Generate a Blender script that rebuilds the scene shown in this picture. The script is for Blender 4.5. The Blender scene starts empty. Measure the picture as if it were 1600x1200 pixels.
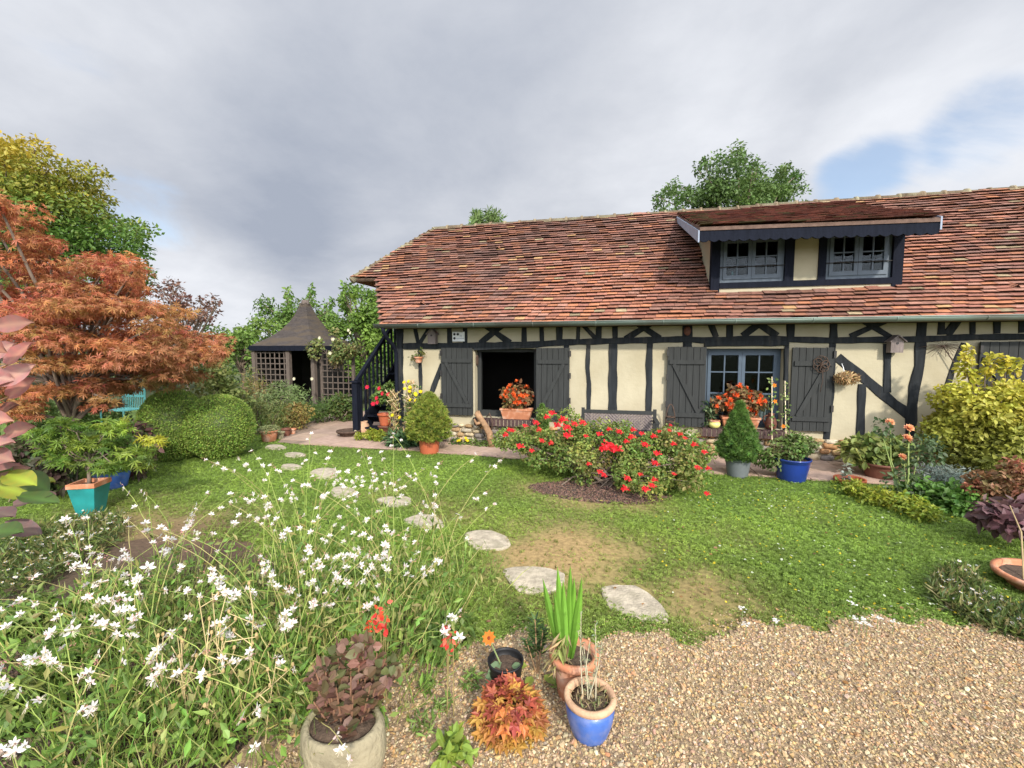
import bpy, math, random
import numpy as np
from mathutils import Vector, Matrix

scene = bpy.context.scene
C = scene.collection
R = math.radians

# ---------------------------------------------------------------- camera, sky, sun, exposure
F_PX, YAW, PITCH = 680.0, R(13.2), R(4.37)
CAM = np.array([0.0, -7.49, 1.7])
cd = bpy.data.cameras.new("camera")
cd.sensor_fit = 'HORIZONTAL'; cd.sensor_width = 36.0
cd.lens = F_PX / 1600 * 36.0
cd.clip_start = 0.05; cd.clip_end = 2000
cam = bpy.data.objects.new("camera", cd); C.objects.link(cam)
cam.location = CAM
cam.rotation_euler = (R(90) - PITCH, 0, YAW)
scene.camera = cam

SUN_EL, SUN_AZ = R(32), R(32)       # azimuth measured from the house front (-Y) towards +X
sl = bpy.data.lights.new("sun", 'SUN')
sl.energy = 3.1; sl.angle = R(3.0); sl.color = (1.0, 0.93, 0.82)
so = bpy.data.objects.new("sun", sl); C.objects.link(so)
sdir = Vector((math.sin(SUN_AZ) * math.cos(SUN_EL), -math.cos(SUN_AZ) * math.cos(SUN_EL), math.sin(SUN_EL)))
so.rotation_euler = sdir.to_track_quat('Z', 'Y').to_euler()
so.location = (6, -10, 12)

scene.view_settings.view_transform = 'Standard'
scene.view_settings.look = 'None'
scene.view_settings.exposure = 0.55
scene.view_settings.gamma = 1.0
scene.render.engine = 'CYCLES'
scene.cycles.max_bounces = 8
scene.cycles.transparent_max_bounces = 12

def make_world():
    w = bpy.data.worlds.new("World"); scene.world = w; w.use_nodes = True
    nt = w.node_tree; N = nt.nodes; L = nt.links; N.clear()
    def nd(t, **k):
        n = N.new(t)
        for a, b in k.items(): setattr(n, a, b)
        return n
    def math_(op, a, b=None, clamp=False):
        n = nd('ShaderNodeMath', operation=op, use_clamp=clamp)
        for i, v in enumerate((a, b)):
            if v is None: continue
            if isinstance(v, (int, float)): n.inputs[i].default_value = v
            else: L.new(v, n.inputs[i])
        return n.outputs[0]
    sky = nd('ShaderNodeTexSky', sky_type='NISHITA', sun_disc=False)
    sky.sun_elevation = SUN_EL; sky.sun_rotation = R(180) - SUN_AZ
    b1 = nd('ShaderNodeBackground'); b1.inputs[1].default_value = 0.14
    L.new(sky.outputs[0], b1.inputs[0])
    tc = nd('ShaderNodeTexCoord')
    sep = nd('ShaderNodeSeparateXYZ'); L.new(tc.outputs['Generated'], sep.inputs[0])
    zz = math_('ADD', math_('MAXIMUM', sep.outputs[2], 0.0), 0.28)
    cx = math_('DIVIDE', sep.outputs[0], zz); cy = math_('DIVIDE', sep.outputs[1], zz)
    cmb = nd('ShaderNodeCombineXYZ'); L.new(cx, cmb.inputs[0]); L.new(cy, cmb.inputs[1])
    def noise(scale, detail, off, rough=.55, dist=.3):
        mp = nd('ShaderNodeMapping'); mp.inputs['Location'].default_value = off
        L.new(cmb.outputs[0], mp.inputs[0])
        n = nd('ShaderNodeTexNoise'); n.inputs['Scale'].default_value = scale
        n.inputs['Detail'].default_value = detail; n.inputs['Roughness'].default_value = rough
        n.inputs['Distortion'].default_value = dist
        L.new(mp.outputs[0], n.inputs[0]); return n.outputs['Fac']
    def blob(px, py, deg, amp):                # broad cloud bank in one direction of the sky
        d = ray(px, py); d = d / np.linalg.norm(d)
        dp = nd('ShaderNodeVectorMath', operation='DOT_PRODUCT'); dp.inputs[1].default_value = d
        nm = nd('ShaderNodeVectorMath', operation='NORMALIZE'); L.new(tc.outputs['Generated'], nm.inputs[0])
        L.new(nm.outputs[0], dp.inputs[0])
        mr = nd('ShaderNodeMapRange'); mr.interpolation_type = 'SMOOTHSTEP'
        mr.inputs['From Min'].default_value = math.cos(R(deg)); mr.inputs['From Max'].default_value = 1.0
        mr.inputs['To Min'].default_value = 0; mr.inputs['To Max'].default_value = amp
        L.new(dp.outputs['Value'], mr.inputs['Value']); return mr.outputs[0]
    n1 = noise(1.7, 12, (3.1, 1.7, 0), .60, .15); n2 = noise(0.55, 3, (7.3, 2.2, 0)); n3 = noise(1.6, 7, (1.3, 9.1, 0), .6, .6)
    val = math_('ADD', math_('MULTIPLY', n1, 0.75), math_('MULTIPLY', n2, 0.25))
    for b in SKY_BLOBS: val = math_('ADD', val, blob(*b))
    rp = nd('ShaderNodeValToRGB'); L.new(val, rp.inputs[0])
    e = rp.color_ramp.elements
    e[0].position = .12; e[0].color = (.28, .31, .375, 1)
    e[1].position = .80; e[1].color = (.62, .635, .67, 1)
    m = e.new(.5); m.color = (.455, .475, .52, 1)
    b2 = nd('ShaderNodeBackground'); b2.inputs[1].default_value = 1.0
    L.new(rp.outputs[0], b2.inputs[0])
    dpn = nd('ShaderNodeVectorMath', operation='DOT_PRODUCT'); dpn.inputs[1].default_value = sdir     # thin cloud glows round the sun
    L.new(tc.outputs['Generated'], dpn.inputs[0])
    mg = nd('ShaderNodeMapRange'); mg.interpolation_type = 'SMOOTHSTEP'
    mg.inputs['From Min'].default_value = .1; mg.inputs['From Max'].default_value = 1.0; mg.inputs['To Min'].default_value = 1.0; mg.inputs['To Max'].default_value = 4.2
    L.new(dpn.outputs['Value'], mg.inputs['Value']); L.new(mg.outputs[0], b2.inputs[1])
    gap = n3
    for b in SKY_GAPS: gap = math_('ADD', gap, blob(*b))
    gm = nd('ShaderNodeMapRange'); gm.interpolation_type = 'SMOOTHSTEP'
    gm.inputs['From Min'].default_value = .62; gm.inputs['From Max'].default_value = 1.02
    gm.inputs['To Min'].default_value = 1; gm.inputs['To Max'].default_value = .25
    L.new(gap, gm.inputs['Value'])
    mx = nd('ShaderNodeMixShader'); L.new(gm.outputs[0], mx.inputs[0])
    L.new(b1.outputs[0], mx.inputs[1]); L.new(b2.outputs[0], mx.inputs[2])
    out = nd('ShaderNodeOutputWorld'); L.new(mx.outputs[0], out.inputs[0])

# where a pixel of the photograph lies in the place
_fw = np.array([-math.sin(YAW) * math.cos(PITCH), math.cos(YAW) * math.cos(PITCH), -math.sin(PITCH)])
_rt = np.array([math.cos(YAW), math.sin(YAW), 0.0]); _up = np.cross(_rt, _fw)
def ray(px, py): return _fw + _rt * (px - 800) / F_PX - _up * (py - 600) / F_PX
def onY(px, py, Y=0.0):
    d = ray(px, py); return CAM + d * ((Y - CAM[1]) / d[1])
def onZ(px, py, Z=0.0):
    d = ray(px, py); return CAM + d * ((Z - CAM[2]) / d[2])
def onD(px, py, depth): return CAM + ray(px, py) * depth
def onPlane(px, py, p, n):
    d = ray(px, py); return CAM + d * (np.dot(np.array(p) - CAM, n) / np.dot(d, n))
def mpp(p): return float(np.dot(np.array(p) - CAM, _fw)) / F_PX       # metres per photo pixel there
def project(P):
    v = np.asarray(P) - CAM; z = v @ _fw
    return 800 + F_PX * (v @ _rt) / z, 600 - F_PX * (v @ _up) / z

SKY_BLOBS = [(340, 360, 17, -.20), (520, 320, 18, -.08), (600, 250, 20, -.06), (300, 180, 20, -.08), (900, 60, 26, -.03), (300, 480, 11, .40), (1100, 200, 20, .10), (1470, 270, 14, .30),
             (1450, 60, 18, -.06), (60, 60, 20, .08), (700, 180, 25, -.08)]
SKY_GAPS = [(1345, 268, 4.5, .30), (1300, 290, 4, .22), (1410, 255, 4, .22), (1550, 192, 5.5, .36), (215, 330, 7, .34)]
make_world()

# ---------------------------------------------------------------- mesh builder
ROOT = {}
def nrm(v):
    v = np.asarray(v, float); return v / np.maximum(np.linalg.norm(v, axis=-1, keepdims=True), 1e-9)

class MB:
    def __init__(s): s.V = []; s.L = []; s.T = []; s.Cc = []; s.n = 0
    def add(s, V, F, col=(1, 1, 1)):
        V = np.asarray(V, float).reshape(-1, 3)
        for f in F:
            s.L.append(np.asarray(f, np.int64) + s.n); s.T.append(np.array([len(f)]))
        c = np.asarray(col, float)
        s.Cc.append(np.broadcast_to(c, (len(V), 3)) if c.ndim == 1 else c)
        s.V.append(V); s.n += len(V)
    def add_many(s, tv, tf, P, D, Nn, S, col):
        """copies of one template: y along D, z along Nn, sizes S (n,) or (n,3)"""
        n = len(P)
        if n == 0: return
        D = nrm(D); X = nrm(np.cross(D, Nn)); Z = np.cross(X, D)
        S = np.asarray(S, float)
        if S.ndim == 0: S = np.full(n, S)
        if S.ndim == 1: S = np.repeat(S[:, None], 3, 1)
        tv = np.asarray(tv, float); k = len(tv)
        V = (P[:, None] + (tv[None, :, 0] * S[:, 0:1])[:, :, None] * X[:, None] + (tv[None, :, 1] * S[:, 1:2])[:, :, None] * D[:, None]
             + (tv[None, :, 2] * S[:, 2:3])[:, :, None] * Z[:, None])
        fl = np.concatenate([np.asarray(f) for f in tf]); ft = np.array([len(f) for f in tf])
        s.L.append((fl[None] + (np.arange(n) * k)[:, None] + s.n).ravel()); s.T.append(np.tile(ft, n))
        col = np.asarray(col, float)
        if col.ndim == 1: col = np.broadcast_to(col, (n, 3))
        s.Cc.append(np.repeat(col, k, 0) if col.ndim == 2 else col.reshape(-1, 3))
        s.V.append(V.reshape(-1, 3)); s.n += n * k
    def box(s, lo, hi, col=(1, 1, 1)):
        x0, y0, z0 = lo; x1, y1, z1 = hi
        s.add([(x0, y0, z0), (x1, y0, z0), (x1, y1, z0), (x0, y1, z0), (x0, y0, z1), (x1, y0, z1), (x1, y1, z1), (x0, y1, z1)],
              [(0, 3, 2, 1), (4, 5, 6, 7), (0, 1, 5, 4), (1, 2, 6, 5), (2, 3, 7, 6), (3, 0, 4, 7)], col)
    def bar(s, p, q, w, t, side=(0, -1, 0), col=(1, 1, 1)):
        """square bar p->q; t is its size along 'side', w across"""
        p = np.array(p, float); q = np.array(q, float); d = nrm(q - p); sd = np.array(side, float)
        sd = nrm(sd - d * np.dot(sd, d)); x = np.cross(d, sd)
        V = [c + x * a * w / 2 + sd * b * t / 2 for c in (p, q) for a, b in ((-1, -1), (1, -1), (1, 1), (-1, 1))]
        s.add(V, [(0, 1, 2, 3), (7, 6, 5, 4), (4, 5, 1, 0), (5, 6, 2, 1), (6, 7, 3, 2), (7, 4, 0, 3)], col)
    def tube(s, pts, rad, n=8, col=(1, 1, 1), caps=True):
        pts = np.asarray(pts, float); m = len(pts)
        rad = np.broadcast_to(np.asarray(rad, float), (m,))
        T = np.zeros_like(pts); T[1:-1] = pts[2:] - pts[:-2]; T[0] = pts[1] - pts[0]; T[-1] = pts[-1] - pts[-2]; T = nrm(T)
        ref = np.array([0, 0, 1.0]) if abs(T[0][2]) < .9 else np.array([1.0, 0, 0])
        a = np.arange(n) * 2 * math.pi / n; V = []
        u = nrm(np.cross(T[0], ref))
        for i in range(m):
            u = nrm(u - T[i] * np.dot(u, T[i])); v = np.cross(T[i], u)
            V.append(pts[i] + rad[i] * (np.cos(a)[:, None] * u + np.sin(a)[:, None] * v))
        Fs = [(i * n + j, i * n + (j + 1) % n, (i + 1) * n + (j + 1) % n, (i + 1) * n + j) for i in range(m - 1) for j in range(n)]
        if caps: Fs += [tuple(range(n))[::-1], tuple((m - 1) * n + j for j in range(n))]
        s.add(np.concatenate(V), Fs, col)
    def lathe(s, prof, c=(0, 0, 0), n=32, col=(1, 1, 1), squash=(1, 1), wob=0, rng=None):
        a = np.arange(n) * 2 * math.pi / n; c = np.array(c, float); V = []
        for r, z in prof:
            rr = np.full(n, r)
            if wob and rng is not None: rr = rr * (1 + wob * np.sin(a * 3 + z * 9) + wob * .7 * np.sin(a * 5 + 2 + z * 13))
            V.append(np.stack([c[0] + rr * np.cos(a) * squash[0], c[1] + rr * np.sin(a) * squash[1], np.full(n, c[2] + z)], 1))
        m = len(prof)
        Fs = [(i * n + j, i * n + (j + 1) % n, (i + 1) * n + (j + 1) % n, (i + 1) * n + j) for i in range(m - 1) for j in range(n)]
        Fs += [tuple(range(n))[::-1], tuple((m - 1) * n + j for j in range(n))]
        s.add(np.concatenate(V), Fs, col)
    def prism(s, poly, ext, col=(1, 1, 1)):
        """3-D polygon pushed along the vector ext"""
        P = np.asarray(poly, float); n = len(P); e = np.array(ext, float)
        s.add(np.concatenate([P, P + e]), [tuple(range(n))[::-1], tuple(range(n, 2 * n))] + [(j, (j + 1) % n, n + (j + 1) % n, n + j) for j in range(n)], col)
    def mesh(s, name, mat, off=(0, 0, 0), smooth=False):
        me = bpy.data.meshes.new(name)
        V = (np.concatenate(s.V) - np.array(off)).astype(np.float32); L = np.concatenate(s.L).astype(np.int32)
        T = np.concatenate(s.T).astype(np.int32); st = np.concatenate([[0], np.cumsum(T)[:-1]]).astype(np.int32)
        me.vertices.add(len(V)); me.vertices.foreach_set("co", V.ravel())
        me.loops.add(len(L)); me.loops.foreach_set("vertex_index", L)
        me.polygons.add(len(T)); me.polygons.foreach_set("loop_start", st)
        me.polygons.foreach_set("use_smooth", np.full(len(T), bool(smooth)))
        me.update(calc_edges=True); me.validate()
        cc = np.concatenate(s.Cc)
        at = me.attributes.new("Col", 'FLOAT_COLOR', 'POINT')
        at.data.foreach_set("color", np.concatenate([cc, np.ones((len(cc), 1))], 1).astype(np.float32).ravel())
        me.materials.append(mat)
        return me
    def build(s, name, mat, parent=None, smooth=False, label=None, cat=None, group=None, kind=None):
        off = ROOT.get(parent.name, (0, 0, 0)) if parent else (0, 0, 0)
        if parent is None:                       # a thing that is one mesh gets its origin at its base
            A = np.concatenate(s.V); off = ((A[:, 0].min() + A[:, 0].max()) / 2, (A[:, 1].min() + A[:, 1].max()) / 2, A[:, 2].min())
            if kind == 'structure': off = (0, 0, 0)
        o = bpy.data.objects.new(name, s.mesh(name, mat, off, smooth)); C.objects.link(o)
        if parent: o.parent = parent
        else: o.location = off
        ROOT[o.name] = tuple(off)
        return tag(o, label, cat, group, kind)

def tag(o, label=None, cat=None, group=None, kind=None):
    for k, v in (('label', label), ('category', cat), ('group', group), ('kind', kind)):
        if v: o[k] = v
    return o
def thing(name, label, cat, loc, group=None):
    o = bpy.data.objects.new(name, None); C.objects.link(o); o.location = loc; o.empty_display_size = .1
    ROOT[o.name] = tuple(float(v) for v in loc)
    return tag(o, label, cat, group)
def place(me, name, parent, pos, D, Nn=(0, 0, 1), s=1.0):
    """an object sharing mesh data: template y along D"""
    D = nrm(D); X = np.cross(D, Nn)
    if np.linalg.norm(X) < 1e-3: X = np.cross(D, (1, 0, 0.1))
    X = nrm(X); Z = np.cross(X, D)
    o = bpy.data.objects.new(name, me); C.objects.link(o)
    off = np.array(ROOT[parent.name]); o.parent = parent
    M = Matrix.Identity(4)
    for i in range(3):
        M[i][0], M[i][1], M[i][2], M[i][3] = X[i] * s, D[i] * s, Z[i] * s, pos[i] - off[i]
    o.matrix_local = M
    return o

# ---------------------------------------------------------------- materials
def material(name, col, rough=.8, var=.25, vscale=5, bump=.3, bscale=60, attr=False, col2=None, mixscale=2.0, mixpos=(.45, .6), spec=.3, metal=0, stretch=None, transl=0, coat=0):
    m = bpy.data.materials.new(name); m.use_nodes = True
    nt = m.node_tree; N = nt.nodes; L = nt.links
    bs = N['Principled BSDF']; bs.inputs['Roughness'].default_value = rough
    bs.inputs['Specular IOR Level'].default_value = spec; bs.inputs['Metallic'].default_value = metal
    if coat: bs.inputs['Coat Weight'].default_value = coat; bs.inputs['Coat Roughness'].default_value = .12
    geo = N.new('ShaderNodeNewGeometry'); pos = geo.outputs['Position']
    if stretch:
        mp = N.new('ShaderNodeMapping'); mp.inputs['Scale'].default_value = stretch; L.new(pos, mp.inputs[0]); pos = mp.outputs[0]
    def noise(sc, det=4):
        n = N.new('ShaderNodeTexNoise'); n.inputs['Scale'].default_value = sc; n.inputs['Detail'].default_value = det
        L.new(pos, n.inputs['Vector']); return n.outputs['Fac']
    def ramp(f, a, b, pa, pb):
        r = N.new('ShaderNodeValToRGB'); L.new(f, r.inputs[0]); e = r.color_ramp.elements
        e[0].position, e[0].color = pa, (*a, 1); e[1].position, e[1].color = pb, (*b, 1); return r.outputs[0]
    def mixc(a, b, mode='MULTIPLY', f=1.0):
        x = N.new('ShaderNodeMix'); x.data_type = 'RGBA'; x.blend_type = mode
        if isinstance(f, float): x.inputs[0].default_value = f
        else: L.new(f, x.inputs[0])
        for i, v in ((6, a), (7, b)):
            if isinstance(v, tuple): x.inputs[i].default_value = (*v, 1)
            else: L.new(v, x.inputs[i])
        return x.outputs[2]
    c = ramp(noise(vscale), tuple(max(0, v * (1 - var)) for v in col), tuple(v * (1 + var) for v in col), .25, .75)
    if col2:
        f = ramp(noise(mixscale, 6), (0, 0, 0), (1, 1, 1), *mixpos)
        c = mixc(c, tuple(col2), 'MIX', f)
    if attr:
        a = N.new('ShaderNodeAttribute'); a.attribute_name = 'Col'; c = mixc(a.outputs['Color'], c)
    L.new(c, bs.inputs['Base Color'])
    if bump:
        b = N.new('ShaderNodeBump'); b.inputs['Strength'].default_value = bump; b.inputs['Distance'].default_value = .01
        L.new(noise(bscale, 5), b.inputs['Height']); L.new(b.outputs[0], bs.inputs['Normal'])
    if transl:
        t = N.new('ShaderNodeBsdfTranslucent'); L.new(c, t.inputs[0])
        x = N.new('ShaderNodeMixShader'); x.inputs[0].default_value = transl
        L.new(bs.outputs[0], x.inputs[1]); L.new(t.outputs[0], x.inputs[2]); L.new(x.outputs[0], N['Material Output'].inputs[0])
    return m

W1 = (1, 1, 1)
M = {}
M['leaf'] = material('leaf', W1, .5, .18, 9, 0, attr=True, transl=.33, spec=.35)
M['petal'] = material('petal', W1, .6, .06, 30, 0, attr=True, transl=.35, spec=.2)
M['stem'] = material('stem', W1, .6, .15, 20, 0, attr=True, spec=.25)
M['bark'] = material('bark', (.16, .12, .09), .9, .4, 12, .8, 50, stretch=(1, 1, .25))
M['soil'] = material('soil', (.085, .058, .04), 1, .5, 40, 1, 120)
M['render'] = material('lime_render', (.43, .385, .27), .92, .09, 2.2, .5, 16, col2=(.345, .295, .19), mixscale=1.6, mixpos=(.45, .85))
M['timber'] = material('black_timber', (.024, .027, .030), .85, .35, 4, .4, 30, stretch=(6, 6, .8), spec=.12, col2=(.075, .07, .062), mixscale=1.5, mixpos=(.55, .8))
M['shutter'] = material('shutter_paint', (.034, .036, .035), .7, .2, 5, .05, 40, stretch=(8, 8, .7), spec=.2)
M['frame'] = material('window_paint', (.06, .088, .122), .5, .15, 8, .1, 50, spec=.4)
M['dframe'] = material('dormer_paint', (.09, .115, .145), .5, .12, 8, .1, 50, spec=.4)
M['dtimber'] = material('dormer_timber', (.010, .012, .020), .8, .25, 5, .3, 30, stretch=(6, 6, .8), spec=.08)
M['pale'] = material('pale_paint', (.27, .31, .39), .6, .12, 6, .2, 50)
M['tile'] = material('clay_tile', W1, .9, .3, 14, .5, 90, attr=True, spec=.2)
M['ridge'] = material('ridge_tile', (.20, .15, .095), .95, .35, 8, .8, 50, col2=(.27, .25, .16), mixscale=4, mixpos=(.45, .65))
M['zinc'] = material('weathered_zinc', (.17, .22, .19), .45, .2, 3, .15, 30, col2=(.12, .13, .11), mixscale=1.2, metal=.35, spec=.5)
M['stone'] = material('rubble_stone', W1, .95, .25, 20, .9, 60, attr=True)
M['mortar'] = material('lime_mortar', (.50, .42, .29), .95, .2, 10, .6, 60)
M['brick'] = material('dark_brick', (.075, .045, .042), .8, .4, 25, .5, 80)
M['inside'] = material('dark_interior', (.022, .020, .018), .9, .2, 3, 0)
M['terracotta'] = material('terracotta', (.46, .185, .095), .85, .2, 9, .35, 80, col2=(.55, .36, .26), mixscale=9, mixpos=(.48, .72))
M['plastic_terracotta'] = material('plastic_terracotta', (.42, .11, .05), .5, .1, 6, .05, 80)
M['blue_glaze'] = material('blue_glaze', (.05, .12, .38), .38, .35, 9, .2, 30, spec=.5, coat=.2, col2=(.16, .20, .38), mixscale=11, mixpos=(.5, .75))
M['navy_glaze'] = material('navy_glaze', (.012, .035, .20), .3, .25, 5, .05, 30, spec=.5, coat=.3)
M['teal_glaze'] = material('teal_glaze', (.015, .20, .195), .35, .3, 6, .1, 30, spec=.5, coat=.3)
M['rim_clay'] = material('worn_clay_rim', (.50, .31, .19), .85, .25, 12, .4, 70)
M['grey_pot'] = material('grey_pot', (.135, .15, .155), .6, .1, 8, .05, 60)
M['black_pot'] = material('black_pot', (.012, .012, .013), .5, .2, 8, .05, 60)
M['brown_pot'] = material('brown_pot', (.14, .055, .035), .6, .25, 8, .2, 60)
M['yellow_glaze'] = material('yellow_glaze', (.72, .68, .22), .35, .1, 8, .05, 40, spec=.5)
M['slab'] = material('stepping_slab', (.40, .345, .26), .97, .35, 18, 1, 60, col2=(.27, .24, .165), mixscale=7, mixpos=(.5, .75))
M['trough'] = material('trough_stone', (.29, .25, .16), .95, .35, 8, 1, 45, col2=(.20, .19, .10), mixscale=4, mixpos=(.45, .7))
M['pebble'] = material('pebble', W1, .85, .2, 60, .2, 200, attr=True)
M['lawn'] = material('lawn_soil', W1, 1, .35, 30, .8, 120, attr=True)
M['gravel'] = material('gravel_bed', (.34, .245, .14), 1, .5, 60, 1, 160, col2=(.2, .14, .09), mixscale=40, mixpos=(.45, .6))
M['greywood'] = material('grey_wood', (.12, .095, .08), .9, .3, 10, .5, 60, stretch=(4, 4, .6))
M['shingle'] = material('brown_shingle', (.055, .046, .042), .95, .35, 9, .7, 50, stretch=(1, 1, 4), col2=(.075, .058, .042), mixscale=2)
M['birdbox'] = material('grey_birdbox', (.20, .165, .155), .9, .25, 12, .4, 60, stretch=(5, 5, .7))
M['iron'] = material('dark_iron', (.02, .018, .017), .6, .3, 20, .3, 80, spec=.5)
M['rust'] = material('rusty_iron', (.085, .055, .04), .85, .4, 25, .5, 90)
M['white'] = material('white_enamel', (.72, .73, .74), .4, .05, 10, 0)
M['curtain'] = material('net_curtain', (.42, .43, .42), .9, .12, 25, .3, 40, stretch=(6, 6, .3), transl=.3)
M['turquoise'] = material('turquoise_paint', (.16, .48, .45), .5, .1, 10, .1, 60)
M['wood'] = material('weathered_log', (.30, .18, .10), .9, .4, 15, .8, 60)
M['straw'] = material('straw', W1, .9, .2, 30, 0, attr=True)
M['paving'] = material('terrace_paving', W1, .95, .2, 10, .6, 70, attr=True, col2=(.7, .72, .7), mixscale=2.5, mixpos=(.5, .8))
M['mulch'] = material('mulch', W1, 1, .35, 30, .8, 120, attr=True)

def glass_mat():
    m = bpy.data.materials.new('window_glass'); m.use_nodes = True; nt = m.node_tree; N = nt.nodes; L = nt.links
    N.remove(N['Principled BSDF'])
    t = N.new('ShaderNodeBsdfTransparent'); t.inputs[0].default_value = (.75, .8, .8, 1)
    g = N.new('ShaderNodeBsdfGlossy'); g.inputs['Roughness'].default_value = .03; g.inputs[0].default_value = (.8, .85, .9, 1)
    f = N.new('ShaderNodeFresnel'); f.inputs[0].default_value = 1.3
    x = N.new('ShaderNodeMixShader'); L.new(f.outputs[0], x.inputs[0]); L.new(t.outputs[0], x.inputs[1]); L.new(g.outputs[0], x.inputs[2])
    L.new(x.outputs[0], N['Material Output'].inputs[0]); return m
M['glass'] = glass_mat()

# ---------------------------------------------------------------- leaf templates (x across, y along, z up)
T_DIAMOND = ([(0, 0, 0), (.27, .45, .06), (0, 1, 0), (-.27, .45, .06)], [(0, 1, 2), (0, 2, 3)])
def _big():
    V, Fs = [], []; nu, nv = 5, 8
    for j in range(nv + 1):
        v = j / nv; w = .36 * math.sin(math.pi * min(1, v * .93 + .05)) ** .75 * (1 - .25 * v)
        for i in range(nu):
            u = (i - 2) / 2; V.append((u * w, v, .10 * u * u * .8 - .14 * v * v + .018 * math.sin(v * 16 + i * 1.5) * abs(u)))
    for j in range(nv):
        for i in range(nu - 1): Fs.append((j * nu + i, j * nu + i + 1, (j + 1) * nu + i + 1, (j + 1) * nu + i))
    return V, Fs
T_BIG = _big()
BIGC = np.array([[1.0 + (.25 if i == 2 else 0) + .07 * (-1) ** j * abs(i - 2), 1.0 + (.35 if i == 2 else 0) - .05 * abs(i - 2), 1.0 + (.2 if i == 2 else 0)] for j in range(9) for i in range(5)])
T_NARROW = ([(0, 0, 0), (.11, .4, .03), (0, 1, -.05), (-.11, .4, .03)], [(0, 1, 2), (0, 2, 3)])
T_OVATE = ([(0, 0, 0), (.27, .3, .07), (.25, .65, .06), (0, 1, -.04), (-.25, .65, .06), (-.27, .3, .07), (0, .3, 0), (0, .65, 0)],
           [(0, 1, 6), (1, 2, 7, 6), (2, 3, 7), (0, 6, 5), (6, 7, 4, 5), (7, 3, 4)])
def _maple(n, wid):
    V, Fs = [], []
    for a, l in (((-118, .55), (-58, .85), (0, 1), (58, .85), (118, .55)) if n == 5 else ((-140, .4), (-92, .7), (-45, .9), (0, 1), (45, .9), (92, .7), (140, .4))):
        ca, sa = math.cos(R(a)), math.sin(R(a)); k = len(V)
        for u, v, z in ((0, 0, 0), (l * .42, wid, .03), (l, 0, -.12), (l * .42, -wid, .03)):
            V.append((u * sa + v * ca, .25 + u * ca - v * sa, z))
        Fs += [(k, k + 1, k + 2), (k, k + 2, k + 3)]
    return V, Fs
T_MAPLE = _maple(5, .12); T_MAPLE7 = _maple(7, .10); T_FAT = _maple(5, .2)
def _tuft(n, seed, spread=.5, w=.05):
    r = random.Random(seed); V, Fs = [], []
    for i in range(n):
        a = r.uniform(0, 6.28); l = r.uniform(.6, 1); sp = r.uniform(.1, spread); k = len(V)
        dx, dy = math.cos(a), math.sin(a); bx, by = r.uniform(-.2, .2), r.uniform(-.2, .2)
        for t, ww in ((0, w), (.55, w * .8), (1, 0)):
            ox = bx + dx * sp * t * t; oy = by + dy * sp * t * t; zz = l * t * (1 - .25 * t * sp)
            if ww: V += [(ox - dy * ww, zz, oy + dx * ww), (ox + dy * ww, zz, oy - dx * ww)]
            else: V.append((ox, zz, oy))
        Fs += [(k, k + 1, k + 3, k + 2), (k + 2, k + 3, k + 4)]
    return V, Fs
T_TUFTS = [_tuft(6, i, .9, .045) for i in range(4)]
T_NEEDLE = _tuft(7, 9, .75, .055)
def _clover():
    V, Fs = [], []
    for a in (0, 120, 240):
        ca, sa = math.cos(R(a)), math.sin(R(a)); k = len(V)
        for u, v, z in ((.05, 0, .5), (.55, .38, .62), (1, 0, .55), (.55, -.38, .62)): V.append((u * ca - v * sa, z, u * sa + v * ca))
        Fs += [(k, k + 1, k + 2), (k, k + 2, k + 3)]
    return V, Fs
T_CLOVER = _clover()
def _daisy(n=8):
    V = [(0, .05, 0)]; Fs = []
    for i in range(n):
        a = 2 * math.pi * i / n; da = math.pi / n * .85; k = len(V)
        V += [(math.cos(a - da) * .9, .1, math.sin(a - da) * .9), (math.cos(a) * 1.05, .08, math.sin(a) * 1.05), (math.cos(a + da) * .9, .1, math.sin(a + da) * .9)]
        Fs.append((0, k, k + 1, k + 2))
    return V, Fs
T_DAISY = _daisy()
_g = (1 + 5 ** .5) / 2
ICO_V = nrm(np.array([(-1, _g, 0), (1, _g, 0), (-1, -_g, 0), (1, -_g, 0), (0, -1, _g), (0, 1, _g), (0, -1, -_g), (0, 1, -_g), (_g, 0, -1), (_g, 0, 1), (-_g, 0, -1), (-_g, 0, 1)], float))
ICO_F = [(0, 11, 5), (0, 5, 1), (0, 1, 7), (0, 7, 10), (0, 10, 11), (1, 5, 9), (5, 11, 4), (11, 10, 2), (10, 7, 6), (7, 1, 8), (3, 9, 4), (3, 4, 2), (3, 2, 6), (3, 6, 8), (3, 8, 9), (4, 9, 5), (2, 4, 11), (6, 2, 10), (8, 6, 7), (9, 8, 1)]
def sphere_grid(nu=24, nv=14):
    V = [(0, 0, -1)] + [(math.cos(2 * math.pi * i / nu) * math.sin(math.pi * j / nv), math.sin(2 * math.pi * i / nu) * math.sin(math.pi * j / nv), -math.cos(math.pi * j / nv)) for j in range(1, nv) for i in range(nu)] + [(0, 0, 1)]
    Fs = [(0, 1 + (i + 1) % nu, 1 + i) for i in range(nu)]
    for j in range(nv - 2):
        for i in range(nu):
            a = 1 + j * nu; Fs.append((a + i, a + (i + 1) % nu, a + nu + (i + 1) % nu, a + nu + i))
    e = len(V) - 1; a = 1 + (nv - 2) * nu
    Fs += [(a + i, a + (i + 1) % nu, e) for i in range(nu)]
    return np.array(V), Fs

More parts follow.
